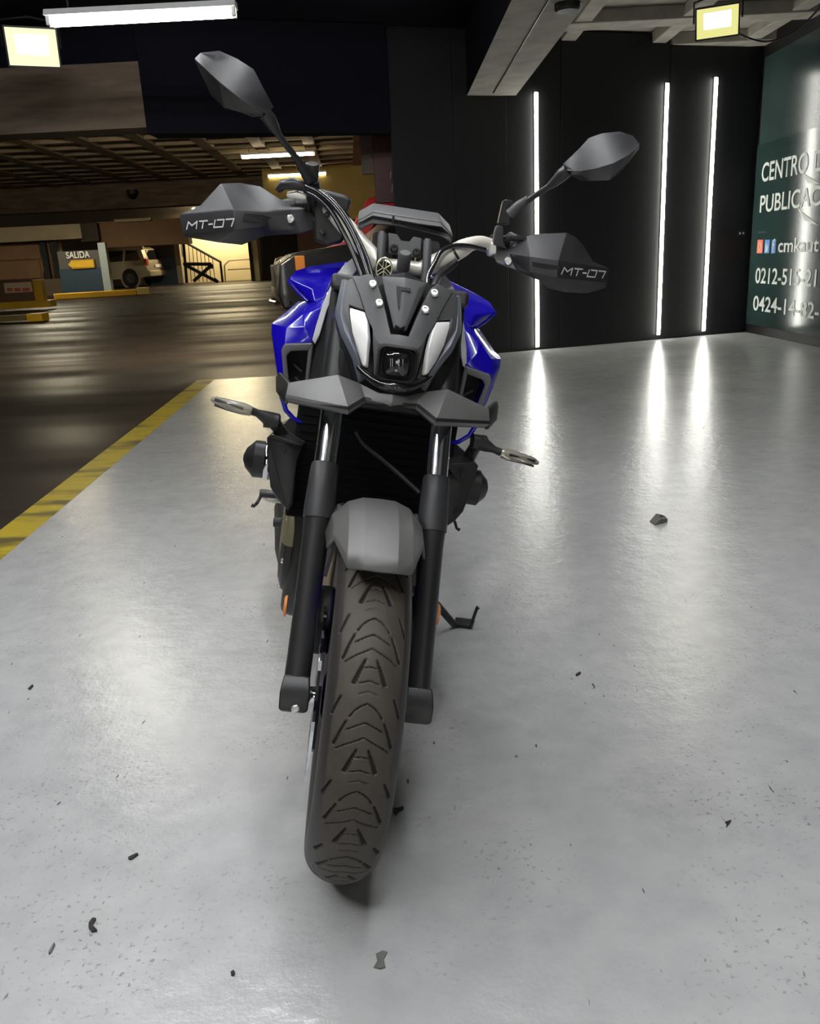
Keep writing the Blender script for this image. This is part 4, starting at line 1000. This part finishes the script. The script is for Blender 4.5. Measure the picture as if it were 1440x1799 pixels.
hgR = part('handguard', facets_me(facs(gR, ['P1 P2 R0 R1', 'P2 P2a P2b P3 R1 R0', 'P3 P4 P5 R2 R1', 'P5 P6 R3 R2', 'P6 P7 R3', 'P1 R1 S2 S1', 'R1 R2 S3 S2', 'R2 R3 P9 P10 S3', 'R3 P7 P8 P9', 'S1 S2 P12 P12b P13', 'S2 S3 P10 P11 P12'])), M_GUARD, st=True, solid=.006, bevel=.004)
part('guard_bolt', bolt_me(T(511, 386, .474), (0, -1, 0), .0085, .006), M_BOLT, hgL, st=True)
part('guard_bolt', bolt_me(T(892, 460, .478), (0, -1, 0), .0085, .006), M_BOLT, hgR, st=True)
part('guard_slot', facets_me([[T(430, 376, .442), T(462, 379, .446), T(478, 384, .452), T(462, 392, .448), T(425, 388, .440)]]), M_DEEP, hgL, st=True, solid=.002)
part('guard_slot', facets_me([[T(934, 461, .450), T(982, 469, .440), T(984, 474, .440), T(960, 474, .446), T(936, 468, .450)]]), M_DEEP, hgR, st=True, solid=.002)
def stroke_text(org, xe, h_, glyphs, wpx):
    """angular lettering: polyline strokes turned into flat ribbons on the guard face"""
    xv = (xe-org); L_ = xv.length; xv.normalize(); yv = Vector((0, 0, 1)); yv = (yv-xv*yv.dot(xv)).normalized(); nv = xv.cross(yv)
    tot = sum(g[1] for g in glyphs)+.25*(len(glyphs)-1); sc_x = L_/tot; x = 0; V_, F_ = [], []
    for strokes, gw in glyphs:
        for st_ in strokes:
            for (a, b) in zip(st_, st_[1:]):
                pa = Vector((x+a[0]*gw, a[1])); pb = Vector((x+b[0]*gw, b[1]))
                pa3 = org+xv*(pa.x*sc_x+pa.y*h_*.30)+yv*(pa.y*h_); pb3 = org+xv*(pb.x*sc_x+pb.y*h_*.30)+yv*(pb.y*h_)
                d = (pb3-pa3).normalized(); n_ = d.cross(nv).normalized()*wpx; d = d*wpx*.8
                i = len(V_); V_ += [pa3-d+n_, pb3+d+n_, pb3+d-n_, pa3-d-n_]; F_.append((i, i+1, i+2, i+3))
        x += gw+.25
    me = pyd(V_, F_)
    return me
GM = ([[(0, 0), (.06, 1), (.5, .45), (.94, 1), (1, 0)]], 1.25); GT = ([[(0, 1), (1, 1)], [(.5, 1), (.5, 0)]], 1.0); GD = ([[(0, .48), (1, .48)]], .45)
G0 = ([[(0, 0), (0, 1)], [(.0, 0), (1, 0), (1, 1), (.25, 1)]], 1.1); G7 = ([[(0, 1), (1, 1), (.85, 0)]], .95)
def on_quad(d, ks, s_, t_):                            # bilinear point on a guard facet
    a, b, c, e = [d[k] for k in ks]
    return a.lerp(b, s_).lerp(e.lerp(c, s_), t_)
def deco(me, par): return part('lettering', me, M_TEXT, par, st=True)
fn_ = Vector((0, -.0035, 0))
oL, xL = on_quad(gL, ('S1', 'S2', 'R1', 'P1'), .10, .22)+fn_, on_quad(gL, ('S1', 'S2', 'R1', 'P1'), .98, .22)+fn_
tl = stroke_text(oL, xL, .0135, [GM, GT, GD, G0, G7], .0014); deco(tl, hgL)
oR, xR = on_quad(gR, ('S2', 'S1', 'P1', 'R1'), .07, .25)+fn_, on_quad(gR, ('S2', 'S1', 'P1', 'R1'), .90, .30)+fn_
deco(stroke_text(oR, xR, .0135, [GM, GT, GD, G0, G7], .0014), hgR)

# ---------------------------------------------------------------- mirrors
def mirror_head(upper, lower, crease, base_y, bulge, name_m, gl_off):
    """shell: lit upper facets, shaded lower facets, glass on the rider's side"""
    U_ = [T(u, v, base_y) for u, v in upper]; L_ = [T(u, v, base_y+.012) for u, v in lower]
    n = len(crease); Cc = [T(u, v, base_y-bulge*math.sin(math.pi*(.12+.8*i/(n-1)))) for i, (u, v) in enumerate(crease)]
    polys = []
    for i in range(n-1):
        a, b = Cc[i], Cc[i+1]
        m = len(U_)-1; ua = U_[round(i*m/(n-1)):round((i+1)*m/(n-1))+1]; polys.append([a]+ua+[b])
        m = len(L_)-1; la = L_[round(i*m/(n-1)):round((i+1)*m/(n-1))+1]; polys.append([a]+la+[b])
    h_ = part('mirror_head', facets_me(polys), M_GUARD, st=True, solid=.004, bevel=.004)
    ring = U_+L_[::-1]
    part('mirror_glass', prism_me([p.lerp(sum(ring, Vector())/len(ring), .06)+Vector((0, .006, 0)) for p in ring], (0, .004, 0)), M_MIRROR, h_, st=True)
    part('mirror_rim', prism_me([p.lerp(sum(ring, Vector())/len(ring), .01)+Vector((0, .0, 0)) for p in ring], (0, .008, 0)), M_BLACK, h_, st=True, bevel=.002)
    return h_
mhL = mirror_head([(342, 104), (352, 94), (384.5, 90), (416, 104), (446, 123), (463, 156), (480, 188), (471, 200)],
                  [(342, 106), (355, 136), (370, 168), (393, 190), (422, 198), (443, 206), (462, 205), (468, 203)],
                  [(343, 106), (362, 124), (384, 145), (412, 168), (440, 190), (469, 202)], .385, .045, 'l', .03)
mhR = mirror_head([(1124, 254), (1111, 239), (1089, 232), (1058, 235), (1035, 243), (1018, 262), (989, 289), (993, 299)],
                  [(1123, 262), (1107, 284), (1089, 307), (1071, 318), (1040, 319), (1022, 318), (1004, 309), (996, 303)],
                  [(1123, 258), (1105, 274), (1078, 289), (1048, 298), (1020, 303), (994, 301)], .385, .045, 'r', .03)
stL = part('mirror_stalk', tube_me(TP([(466, 202, .385), (474, 212, .388), (482, 226, .395), (489, 238, .40), (538, 303, .445), (548, 316, .455)]), [.0125, .0125, .010, .0062, .0062, .0085], 14), M_SATIN, st=True, smooth=50)
part('mirror_post', tube_me(TP([(549, 288, .455), (546, 326, .47)]), [.0145, .0135], 18), M_SATIN, stL, st=True, bevel=.003)
part('mirror_boot', tube_me(TP([(519, 276, .428), (530, 295, .44), (545, 318, .455)]), [.0065, .0095, .012], 14), M_BLACK, stL, st=True, smooth=50)
part('mirror_clamp', tube_me(TP([(549, 318, .465), (552, 345, .49), (556, 364, .51)]), [.013, .016, .019], 12), M_BLACK, stL, st=True, smooth=50)
stR = part('mirror_stalk', tube_me(TP([(996, 301, .385), (986, 309, .39), (974, 321, .40), (962, 330, .405), (922, 357, .44), (900, 372, .455)]), [.0125, .0125, .0095, .0060, .0060, .010], 14), M_SATIN, st=True, smooth=50)
part('mirror_boot', tube_me(TP([(928, 350, .435), (912, 362, .448), (896, 378, .458)]), [.0065, .010, .012], 14), M_COWL, stR, st=True, smooth=50)
part('mirror_post', prism_me(TP([(888, 351, .455), (901, 354, .455), (896, 396, .47), (875, 394, .47), (884, 354, .455)]), (0, .022, 0)), M_SATIN, stR, st=True, bevel=.005)
part('mirror_clamp', prism_me(TP([(873, 396, .475), (884, 398, .475), (884, 425, .48), (892, 440, .49), (866, 432, .49), (869, 410, .48)]), (0, .025, 0)), M_COWL, stR, st=True, bevel=.004)

# ---------------------------------------------------------------- tank and air-intake shrouds (fixed to the frame, mirrored)
N_ = lambda u, v, y: T(u, v, y, False)
E_ = dict(E1=(507, 491, .454), E2=(519, 477, .475), E3=(545, 470, .50), E4=(609, 460, .54), E5=(586, 487, .44), E7=(570, 524, .40), E8=(552, 532, .40), E9=(541, 529, .415), E10=(524, 513, .44), E11=(549, 509, .415))
B_ = dict(B1=(548, 530, .415), B2=(524, 530, .46), B3=(500, 551, .45), B4=(476.5, 570, .42), B5=(476, 586, .405), B6=(480, 614, .385), B7=(486, 655, .37), B8=(493, 690, .36), B9=(500, 606, .352),
          B10=(549, 603, .350), B11=(555, 575, .36), B12=(566, 540, .38), B13=(570, 524, .395), B14=(503, 692, .35), M1=(503, 577, .372), M2=(535, 576, .352), M3=(533, 553, .372))
E_ = {k: N_(*v) for k, v in E_.items()}; B_ = {k: N_(*v) for k, v in B_.items()}
def ring_t(y, hw_, zt, zb, n=16):
    out = []
    for k in range(n):
        a = 2*math.pi*k/n; c_, s_ = math.cos(a), math.sin(a)
        out.append(Vector((hw_*math.copysign(abs(c_)**.7, c_), y, (zt+zb)/2+(zt-zb)/2*math.copysign(abs(s_)**.8, s_))))
    return out
tank = part('fuel_tank', loft_me([ring_t(.40, .075, .97, .78), ring_t(.46, .13, 1.00, .76), ring_t(.56, .165, 1.01, .76), ring_t(.68, .155, .985, .76), ring_t(.80, .11, .92, .76), ring_t(.86, .07, .87, .77)]), M_BLUE, smooth=60)
tag(tank, 'gloss blue fuel tank')
part('filler_cap', lathe_me([(-.02, .04), (.012, .04), (.016, .034)], (0, .52, 1.005), (0, -.12, 1), 24), M_SATIN, tank, smooth=40)
for s in (1, -1):
    g = lambda P: [p if s > 0 else mir(p) for p in P]
    ear = part('shroud_ear', facets_me([g(f) for f in facs(E_, ['E1 E2 E3 E4 E5', 'E1 E5 E11', 'E5 E7 E8 E11', 'E1 E11 E8 E9 E10'])]), M_BLUE, tank, solid=.006, bevel=.005)
    sh = part('intake_shroud', facets_me([g(f) for f in facs(B_, ['B1 B2 B3 M1 M3', 'M3 M1 M2', 'B3 B4 M1', 'B4 B5 B9 M1', 'M1 B9 B10 M2', 'M2 B10 B11 B12 M3', 'M3 B12 B13 B1', 'B5 B6 B9', 'B6 B7 B8 B14 B9'])]), M_BLUE, solid=.006, bevel=.005)
    tag(sh, 'gloss blue air-intake shroud')
    # flanks running back to the tank
    def back(p, dy, k): return Vector((p.x*k, p.y+dy, p.z))
    part('flank', facets_me([g([B_['B2'], B_['B3'], back(B_['B3'], .16, .9), back(B_['B2'], .14, .85)]), g([B_['B3'], B_['B4'], back(B_['B4'], .18, .86), back(B_['B3'], .16, .9)]),
                             g([B_['B4'], B_['B5'], B_['B6'], back(B_['B6'], .18, .8), back(B_['B4'], .18, .86)]), g([B_['B6'], B_['B7'], B_['B8'], back(B_['B8'], .14, .75), back(B_['B6'], .18, .8)])],
                            face=(-s, 0, 0)), M_BLUE, sh, solid=.005, bevel=.003)
    part('ear_flank', facets_me([g([E_['E1'], E_['E2'], back(E_['E2'], .12, .85), back(E_['E1'], .14, .8)]), g([E_['E1'], E_['E10'], E_['E9'], back(E_['E9'], .1, .9), back(E_['E1'], .14, .8)]), g([E_['E2'], E_['E3'], E_['E4'], back(E_['E4'], .1, .9), back(E_['E2'], .12, .85)])], face=(-s*.7, 0, .7)), M_BLUE, tank, solid=.005, bevel=.003)
    # grey intake frame, opening and inner vane
    fr = [(495, 616, .345), (500, 606, .345), (549, 605, .342), (544, 618, .345), (511, 619, .348), (504, 627, .348), (510, 690, .35), (502, 692, .345)]
    fo = {k: N_(*v) for k, v in zip('abcdefgh', fr)}
    part('intake_frame', facets_me([g(f) for f in facs(fo, ['a b e f', 'b c d e', 'a f g h'])] + [g([N_(548, 606, .342), N_(540, 618, .346), N_(534, 680, .35), N_(540, 680, .346)])]), M_TRIM if False else mat('intake_grey', (.115, .115, .117), .42), sh, solid=.008, bevel=.003)
    op = [N_(504, 624, .40), N_(511, 617, .40), N_(545, 616, .40), N_(536, 690, .40), N_(508, 692, .40)]
    part('intake_duct', prism_me(g(op), (0, .03, 0)), M_DEEP, sh)
    for (u0_, v0_, u1_, v1_) in ((516, 641, 530, 654), (518, 664, 528, 674)):
        part('intake_vane', rod(g([N_(u0_, v0_, .385)])[0], g([N_(u1_, v1_, .385)])[0], .0025, 8), M_COWL, sh)
    # pale trim between shroud and lamp
    tr = [(622, 452, .46), (608, 463, .44), (588, 486, .41), (569, 528, .385), (555, 572, .355), (548, 598, .345)]
    ti = [(631, 470, .44), (612, 494, .40), (596, 500, .39), (574, 545, .37), (561, 590, .345), (553, 606, .342)]
    part('shroud_trim', facets_me([g([N_(*tr[i]), N_(*tr[i+1]), N_(*ti[i+1]), N_(*ti[i])]) for i in range(5)]), M_TRIM, sh, solid=.006, bevel=.0015)
    # dark inner panels beside the lamp
    part('inner_panel', facets_me([g([N_(560, 592, .36), N_(596, 500, .40), N_(600, 560, .36), N_(590, 690, .34), N_(536, 690, .35), N_(548, 610, .35)])]), M_DEEP, sh, solid=.01)
    # lower blue loop under the winglet
    part('lower_trim', tube_me([g([p])[0] for p in (B_['B8'], N_(502, 722, .365), N_(517, 738, .37), N_(533, 744, .38))], [.006, .005, .005, .004], 8), M_BLUE, sh, smooth=60)
    # radiator side cover
    rc_ = dict(a=(469, 770, .365), b=(477, 763, .37), c=(494, 752, .39), d=(536, 778, .365), e=(522, 806, .345), f=(517, 842, .335), g=(513, 887, .328), h=(506, 898, .325), i=(486, 877, .335), j=(475, 857, .345), k=(471, 821, .355), m=(484, 766, .352), n=(530, 783, .345))
    rc_ = {k: N_(*v) for k, v in rc_.items()}
    rcv = part('radiator_cover', facets_me([g(f) for f in facs(rc_, ['b c d n m', 'a b m', 'a m n d e f k', 'f g h i j k'])]), M_BLACK, solid=.008, bevel=.004)
    part('cover_body', loft_me([g([rc_[k] for k in 'abcdefghijk']), [p*.001+Vector((p.x*.92, p.y+.13, p.z)) for p in g([rc_[k] for k in 'abcdefghijk'])]]), M_BLACK, rcv)
    for (u, v) in ((494, 788), (486, 858)):
        part('cover_notch', facets_me([g([N_(u-6, v-3, .340), N_(u+2, v-4, .339), N_(u+8, v+2, .337), N_(u+5, v+10, .336), N_(u+1, v+3, .338)])]), M_DEEP, rcv, solid=.004)
M_RADC = mat('radiator_black', (.0025, .0025, .0025), .8, spec=.2)
rad = part('radiator', box_me((-.165, .375, .50), (.165, .41, .76)), M_RADC, bevel=.006)
for k in range(14): part('radiator_fin', box_me((-.155, .371, .515+k*.017), (.155, .3745, .519+k*.017)), M_RADC, rad)

# turn signals
for s, pts, mt in ((-1, [(478, 740, .36), (466, 734, .355), (452, 727, .35), (441, 723, .347)], [(441, 724, .347), (428, 720, .345), (400, 712, .344), (378, 704, .345), (371, 702, .346)]),
                   (1, [(842, 778, .36), (855, 785, .355), (868, 791, .35), (880, 796, .347)], [(880, 797, .347), (892, 800, .345), (918, 806, .344), (938, 812, .345), (945, 815, .346)])):
    sg = part('turn_signal', tube_me([N_(*p) for p in pts], [.017, .013, .0075, .0085], 12), M_BLACK, smooth=50)
    part('signal_lens', tube_me([N_(*p) for p in mt], [.010, .0125, .011, .0075, .004], 12), M_CLEAR, sg, smooth=60)
    a, b = N_(*mt[1]), N_(*mt[3])
    part('led_bar', rod(a+Vector((0, -.0100, .002)), b+Vector((0, -.0060, .002)), .0034, 8), M_BLACK, sg)
    part('lens_edge', tube_me([N_(*p)+Vector((0, -.003, -.0095 if i_ < 3 else -.006)) for i_, p in enumerate(mt[1:4])], .0022, 8), M_BLACK, sg)
    part('signal_mount', tube_me([N_(*pts[0]), N_(pts[0][0]-s*10, pts[0][1]+12, .375), N_(pts[0][0]-s*18, pts[0][1]+26, .385)], [.014, .013, .014], 10), M_BLACK, sg, smooth=50)
    part('signal_base', lathe_me([(-.016, .016), (.012, .016), (.016, .012)], N_(*pts[0]), (1, .1, 0), 16), M_BLACK, sg, smooth=40)

# ---------------------------------------------------------------- frame, engine and the rest
for s in (-1, 1):
    part('frame_tube', tube_me([(s*.05, .33, .90), (s*.12, .45, .80), (s*.15, .62, .66), (s*.14, .80, .50), (s*.12, .86, .38)], .019, 12), M_BLACK, smooth=60)
    part('swingarm', tube_me([(s*.10, .86, .38), (s*.125, 1.05, .36), (s*.12, 1.40, .31)], [.024, .022, .018], 12), M_BLACK, smooth=60)
    part('frame_slider', lathe_me([(-.10, .014), (.0, .016), (.004, .040), (.034, .041), (.040, .034), (.052, .022), (.058, .006)], (s*(.222 if s > 0 else .212), .50, .585), (s, 0, 0), 24), M_BLACK, smooth=40)
part('slider_ring', lathe_me([(-.003, .0418), (.0, .0440), (.008, .0440), (.011, .0418)], (-.212, .50, .585), (-1, 0, 0), 24), M_CHROME, smooth=40)
eng = part('engine_block', loft_me([[(sx*hw_, y, z) for sx, z in ((-1, zb), (1, zb), (1, zt), (-1, zt))] for y, hw_, zb, zt in ((.44, .12, .30, .62), (.50, .15, .22, .66), (.70, .15, .20, .64), (.86, .12, .24, .50))]), M_BLACK, bevel=.02)
tag(eng, 'black engine block behind the radiator')
part('head_cover', loft_me([[(x, y, z) for y, z in ((.42, .52), (.52, .58), (.58, .66), (.46, .66), (.41, .60))] for x in (-.14, .14)]), M_SATIN, eng, bevel=.01)
cc = part('clutch_cover', loft_me([[Vector((-.138-dx, .60+r*math.cos(q*math.pi/12), .40+r*1.2*math.sin(q*math.pi/12))) for q in range(24)] for dx, r in ((0, .125), (.018, .12), (.028, .095), (.032, .05))]), [M_KHAKI, M_BLACK], eng, bevel=.004)
for p_ in cc.data.polygons:
    if p_.center.z < .385: p_.material_index = 1
part('generator_cover', loft_me([[Vector((.15+dx, .60+r*math.cos(q*math.pi/8), .385+r*math.sin(q*math.pi/8))) for q in range(16)] for dx, r in ((0, .11), (.02, .105), (.028, .07))]), M_SATIN, eng, bevel=.004)
for k in range(8):
    q = k*math.pi/4+.2; part('cover_bolt', bolt_me(Vector((-.157, .60+.112*math.cos(q), .385+.128*math.sin(q))), (-1, 0, 0), .006, .005), M_BOLT, eng)
for s in (-1, 1):
    part('exhaust_header', tube_me(spline([(s*.045, .43, .56), (s*.05, .36, .50), (s*.055, .36, .38), (s*.05, .42, .22), (s*.03, .56, .15), (0, .78, .15)], 5), .019, 12), mat('header_steel', (.30, .24, .18), .3, metal=.9), smooth=60)
ex = part('exhaust_muffler', loft_me([[Vector((x+hw_*math.cos(q*math.pi/6), y, z+hz*math.sin(q*math.pi/6))) for q in range(12)] for x, y, z, hw_, hz in ((-.02, .74, .16, .05, .04), (-.07, .86, .17, .085, .055), (-.11, 1.02, .20, .075, .06), (-.15, 1.22, .27, .055, .06), (-.155, 1.27, .285, .045, .05))]), M_SATIN, smooth=40)
part('tail_pipe', lathe_me([(0, .024), (.05, .024), (.05, .02), (.01, .02)], (-.153, 1.25, .285), (-.1, 1, .25), 16), M_CHROME, ex, smooth=40)
seat = part('seat', loft_me([[Vector((hw_*math.copysign(abs(math.cos(q*math.pi/8))**.6, math.cos(q*math.pi/8)), y, z+hz*math.copysign(abs(math.sin(q*math.pi/8))**.7, math.sin(q*math.pi/8)))) for q in range(16)] for y, hw_, z, hz in ((.80, .07, .84, .03), (.90, .11, .805, .04), (1.08, .145, .80, .045), (1.22, .13, .83, .045), (1.28, .10, .87, .05), (1.50, .10, .905, .045), (1.62, .06, .92, .03))]), mat('seat_vinyl', (.012, .012, .012), .55, bump=(400, .2)), smooth=50)
part('tail_cowl', loft_me([[(-hw_, y, zb), (hw_, y, zb), (hw_*.8, y, zt), (-hw_*.8, y, zt)] for y, hw_, zb, zt in ((1.0, .12, .68, .77), (1.3, .10, .78, .86), (1.6, .07, .86, .90), (1.68, .04, .88, .90))]), M_BLACK, bevel=.01)
part('tail_lamp', box_me((-.05, 1.655, .85), (.05, 1.69, .885)), mat('tail_lamp_red', (.4, .01, .01), .3, coat=.6), bevel=.004)
part('rear_fender', loft_me([[(-.05, y, z), (.05, y, z), (.05, y+.01, z+.012), (-.05, y+.01, z+.012)] for y, z in ((1.55, .84), (1.70, .70), (1.80, .55), (1.82, .52))]), M_BLACK, bevel=.003)
part('shock_absorber', tube_me([(0.0, .86, .46), (0, 1.02, .62)], .03, 12), M_BLACK, smooth=40)
part('chain', tube_me([(.085, .80, .36), (.085, 1.40, .37), (.085, 1.47, .31), (.085, 1.40, .24), (.085, .80, .30)], .009, 6), M_SATIN)
# foot controls (seen beside the covers)
peg_y = .92
fpR = part('footpeg', tube_me([N_(498, 872, peg_y), N_(456, 867, peg_y)], [.011, .012], 12), M_SATIN, bevel=.003)
part('heel_plate', tube_me([N_(500, 884, peg_y+.01), N_(470, 880, peg_y), N_(458, 872, peg_y)], .004, 8), M_SILVER, fpR)
part('brake_pedal', tube_me([N_(458, 872, peg_y), N_(452, 884, peg_y-.02), N_(446, 890, peg_y-.02), N_(442, 888, peg_y-.02)], [.005, .005, .005, .006], 8), M_SATIN, fpR)
part('engine_guard_stub', tube_me([N_(506, 920, .62), N_(480, 918, .62)], [.013, .012], 14), M_BLACK, bevel=.003)
part('frame_mount', tube_me([N_(530, 862, .50), N_(516, 895, .55), N_(505, 925, .60)], [.022, .02, .02], 10), M_BLACK, smooth=50)
fpL = part('footpeg', tube_me([Vector((.16, .92, .36)), Vector((.245, .92, .37))], [.011, .012], 12), M_SATIN, bevel=.003)
part('gear_lever', tube_me([N_(794, 908, .80), N_(799, 918, .79), N_(802, 929, .78), N_(807, 932, .78)], [.004, .004, .004, .005], 8), M_SATIN, fpL)
# side stand
wpt = lambda u, v, z: MBi @ ((cam_o + (fwd + cam_r*((u-720)/F_PX) - cam_u*((v-899.5)/F_PX))*((z-CAM_H)/(fwd + cam_r*((u-720)/F_PX) - cam_u*((v-899.5)/F_PX)).z)) - Vector((BX0, BY0, .0015)))
foot = wpt(812, 1102, .006)
ss = part('side_stand', tube_me([Vector((.135, .80, .30)), Vector((.20, .82, .235)), wpt(797, 1097, .012)], [.013, .012, .010], 12), M_SATIN, smooth=50)
part('stand_foot', prism_me([wpt(794, 1100, .004), wpt(828, 1104, .004), wpt(834, 1092, .004), wpt(800, 1088, .004)], MBi @ Vector((0, 0, .008))), M_SATIN, ss, bevel=.002)
part('stand_lug', tube_me([wpt(826, 1101, .008), wpt(826, 1101, .008)+MBi @ Vector((.02, 0, .055)), wpt(826, 1101, .008)+MBi @ Vector((.025, 0, .06))], [.005, .005, .007], 8), M_SATIN, ss)

# ================================================================== SCRAPS ON THE FLOOR
M_SCRAP = mat('dark_scrap', (.020, .016, .016), .7); M_SCRAP2 = mat('grey_scrap', (.13, .125, .12), .7)
def floor_pt(u, v):
    d = fwd + cam_r*((u-720)/F_PX) - cam_u*((v-899.5)/F_PX); return cam_o + d*(-CAM_H/d.z)
def scrap(name, pts, m, label, cat, lift=.004, grp=None):
    P_ = [floor_pt(u, v) for u, v in pts]; c = sum(P_, Vector())/len(P_)
    n = len(P_); top = [p-c+Vector((0, 0, .0015+lift*(.2+.8*((k*7) % 3)/2))) for k, p in enumerate(P_)]; bot = [p-c+Vector((0, 0, .0003)) for p in P_]
    me_ = fix(pyd(top+bot+[Vector((0, 0, lift*.7))], [(k, (k+1) % n, 2*n) for k in range(n)]+[(k, n+k, n+(k+1) % n, (k+1) % n) for k in range(n)]+[tuple(range(2*n-1, n-1, -1))]))
    o = link(name, me_, m); o.location = c; return tag(o, label, cat, grp)
scrap('leaf_scrap', [(156, 1622), (163, 1615), (169, 1617), (163, 1625), (164, 1634), (171, 1637), (162, 1639), (156, 1632)], M_SCRAP, 'dark curled leaf scrap on the floor at the lower left', 'scrap')
scrap('paint_flake', [(660, 1677), (672, 1672), (680, 1675), (674, 1686), (677, 1701), (668, 1704), (656, 1701), (663, 1690)], M_SCRAP2, 'grey hourglass-shaped paint flake on the floor below the front tyre', 'scrap', .002)
scrap('twig_scrap', [(690, 1421), (698, 1424), (709, 1423), (700, 1428), (694, 1434), (691, 1428)], M_SCRAP, 'small black twig lying against the right side of the front tyre', 'scrap', .008)
scrap('paper_scrap', [(1141, 917), (1152, 908), (1160, 913), (1168, 909), (1172, 917), (1160, 921), (1150, 923)], M_SCRAP2, 'crumpled grey scrap between the two right light reflections', 'scrap', .02)
scrap('splinter', [(225, 1507), (240, 1501), (243, 1503), (232, 1511), (226, 1511)], M_SCRAP, 'thin dark splinter on the floor above the curled leaf scrap', 'scrap')
scrap('splinter', [(85, 1674), (95, 1659), (97, 1661), (91, 1674), (86, 1678)], M_SCRAP2, 'thin grey splinter on the floor left of the curled leaf scrap', 'scrap')
scrap('pebble', [(405, 1709), (410, 1707), (413, 1711), (411, 1716), (406, 1715)], M_SCRAP, 'tiny dark pebble on the floor between leaf scrap and paint flake', 'pebble')
scrap('chip', [(1273, 1445), (1284, 1443), (1281, 1448), (1275, 1455), (1276, 1449)], M_SCRAP, 'small dark forked chip on the floor at the right', 'scrap')
scrap('chip', [(1011, 1185), (1018, 1182), (1020, 1184), (1015, 1188), (1011, 1188)], M_SCRAP, 'tiny dark chip on the floor right of the side stand', 'scrap')
scrap('chip', [(49, 1211), (56, 1205), (59, 1206), (53, 1213)], M_SCRAP, 'tiny dark chip on the floor at the far left', 'scrap')
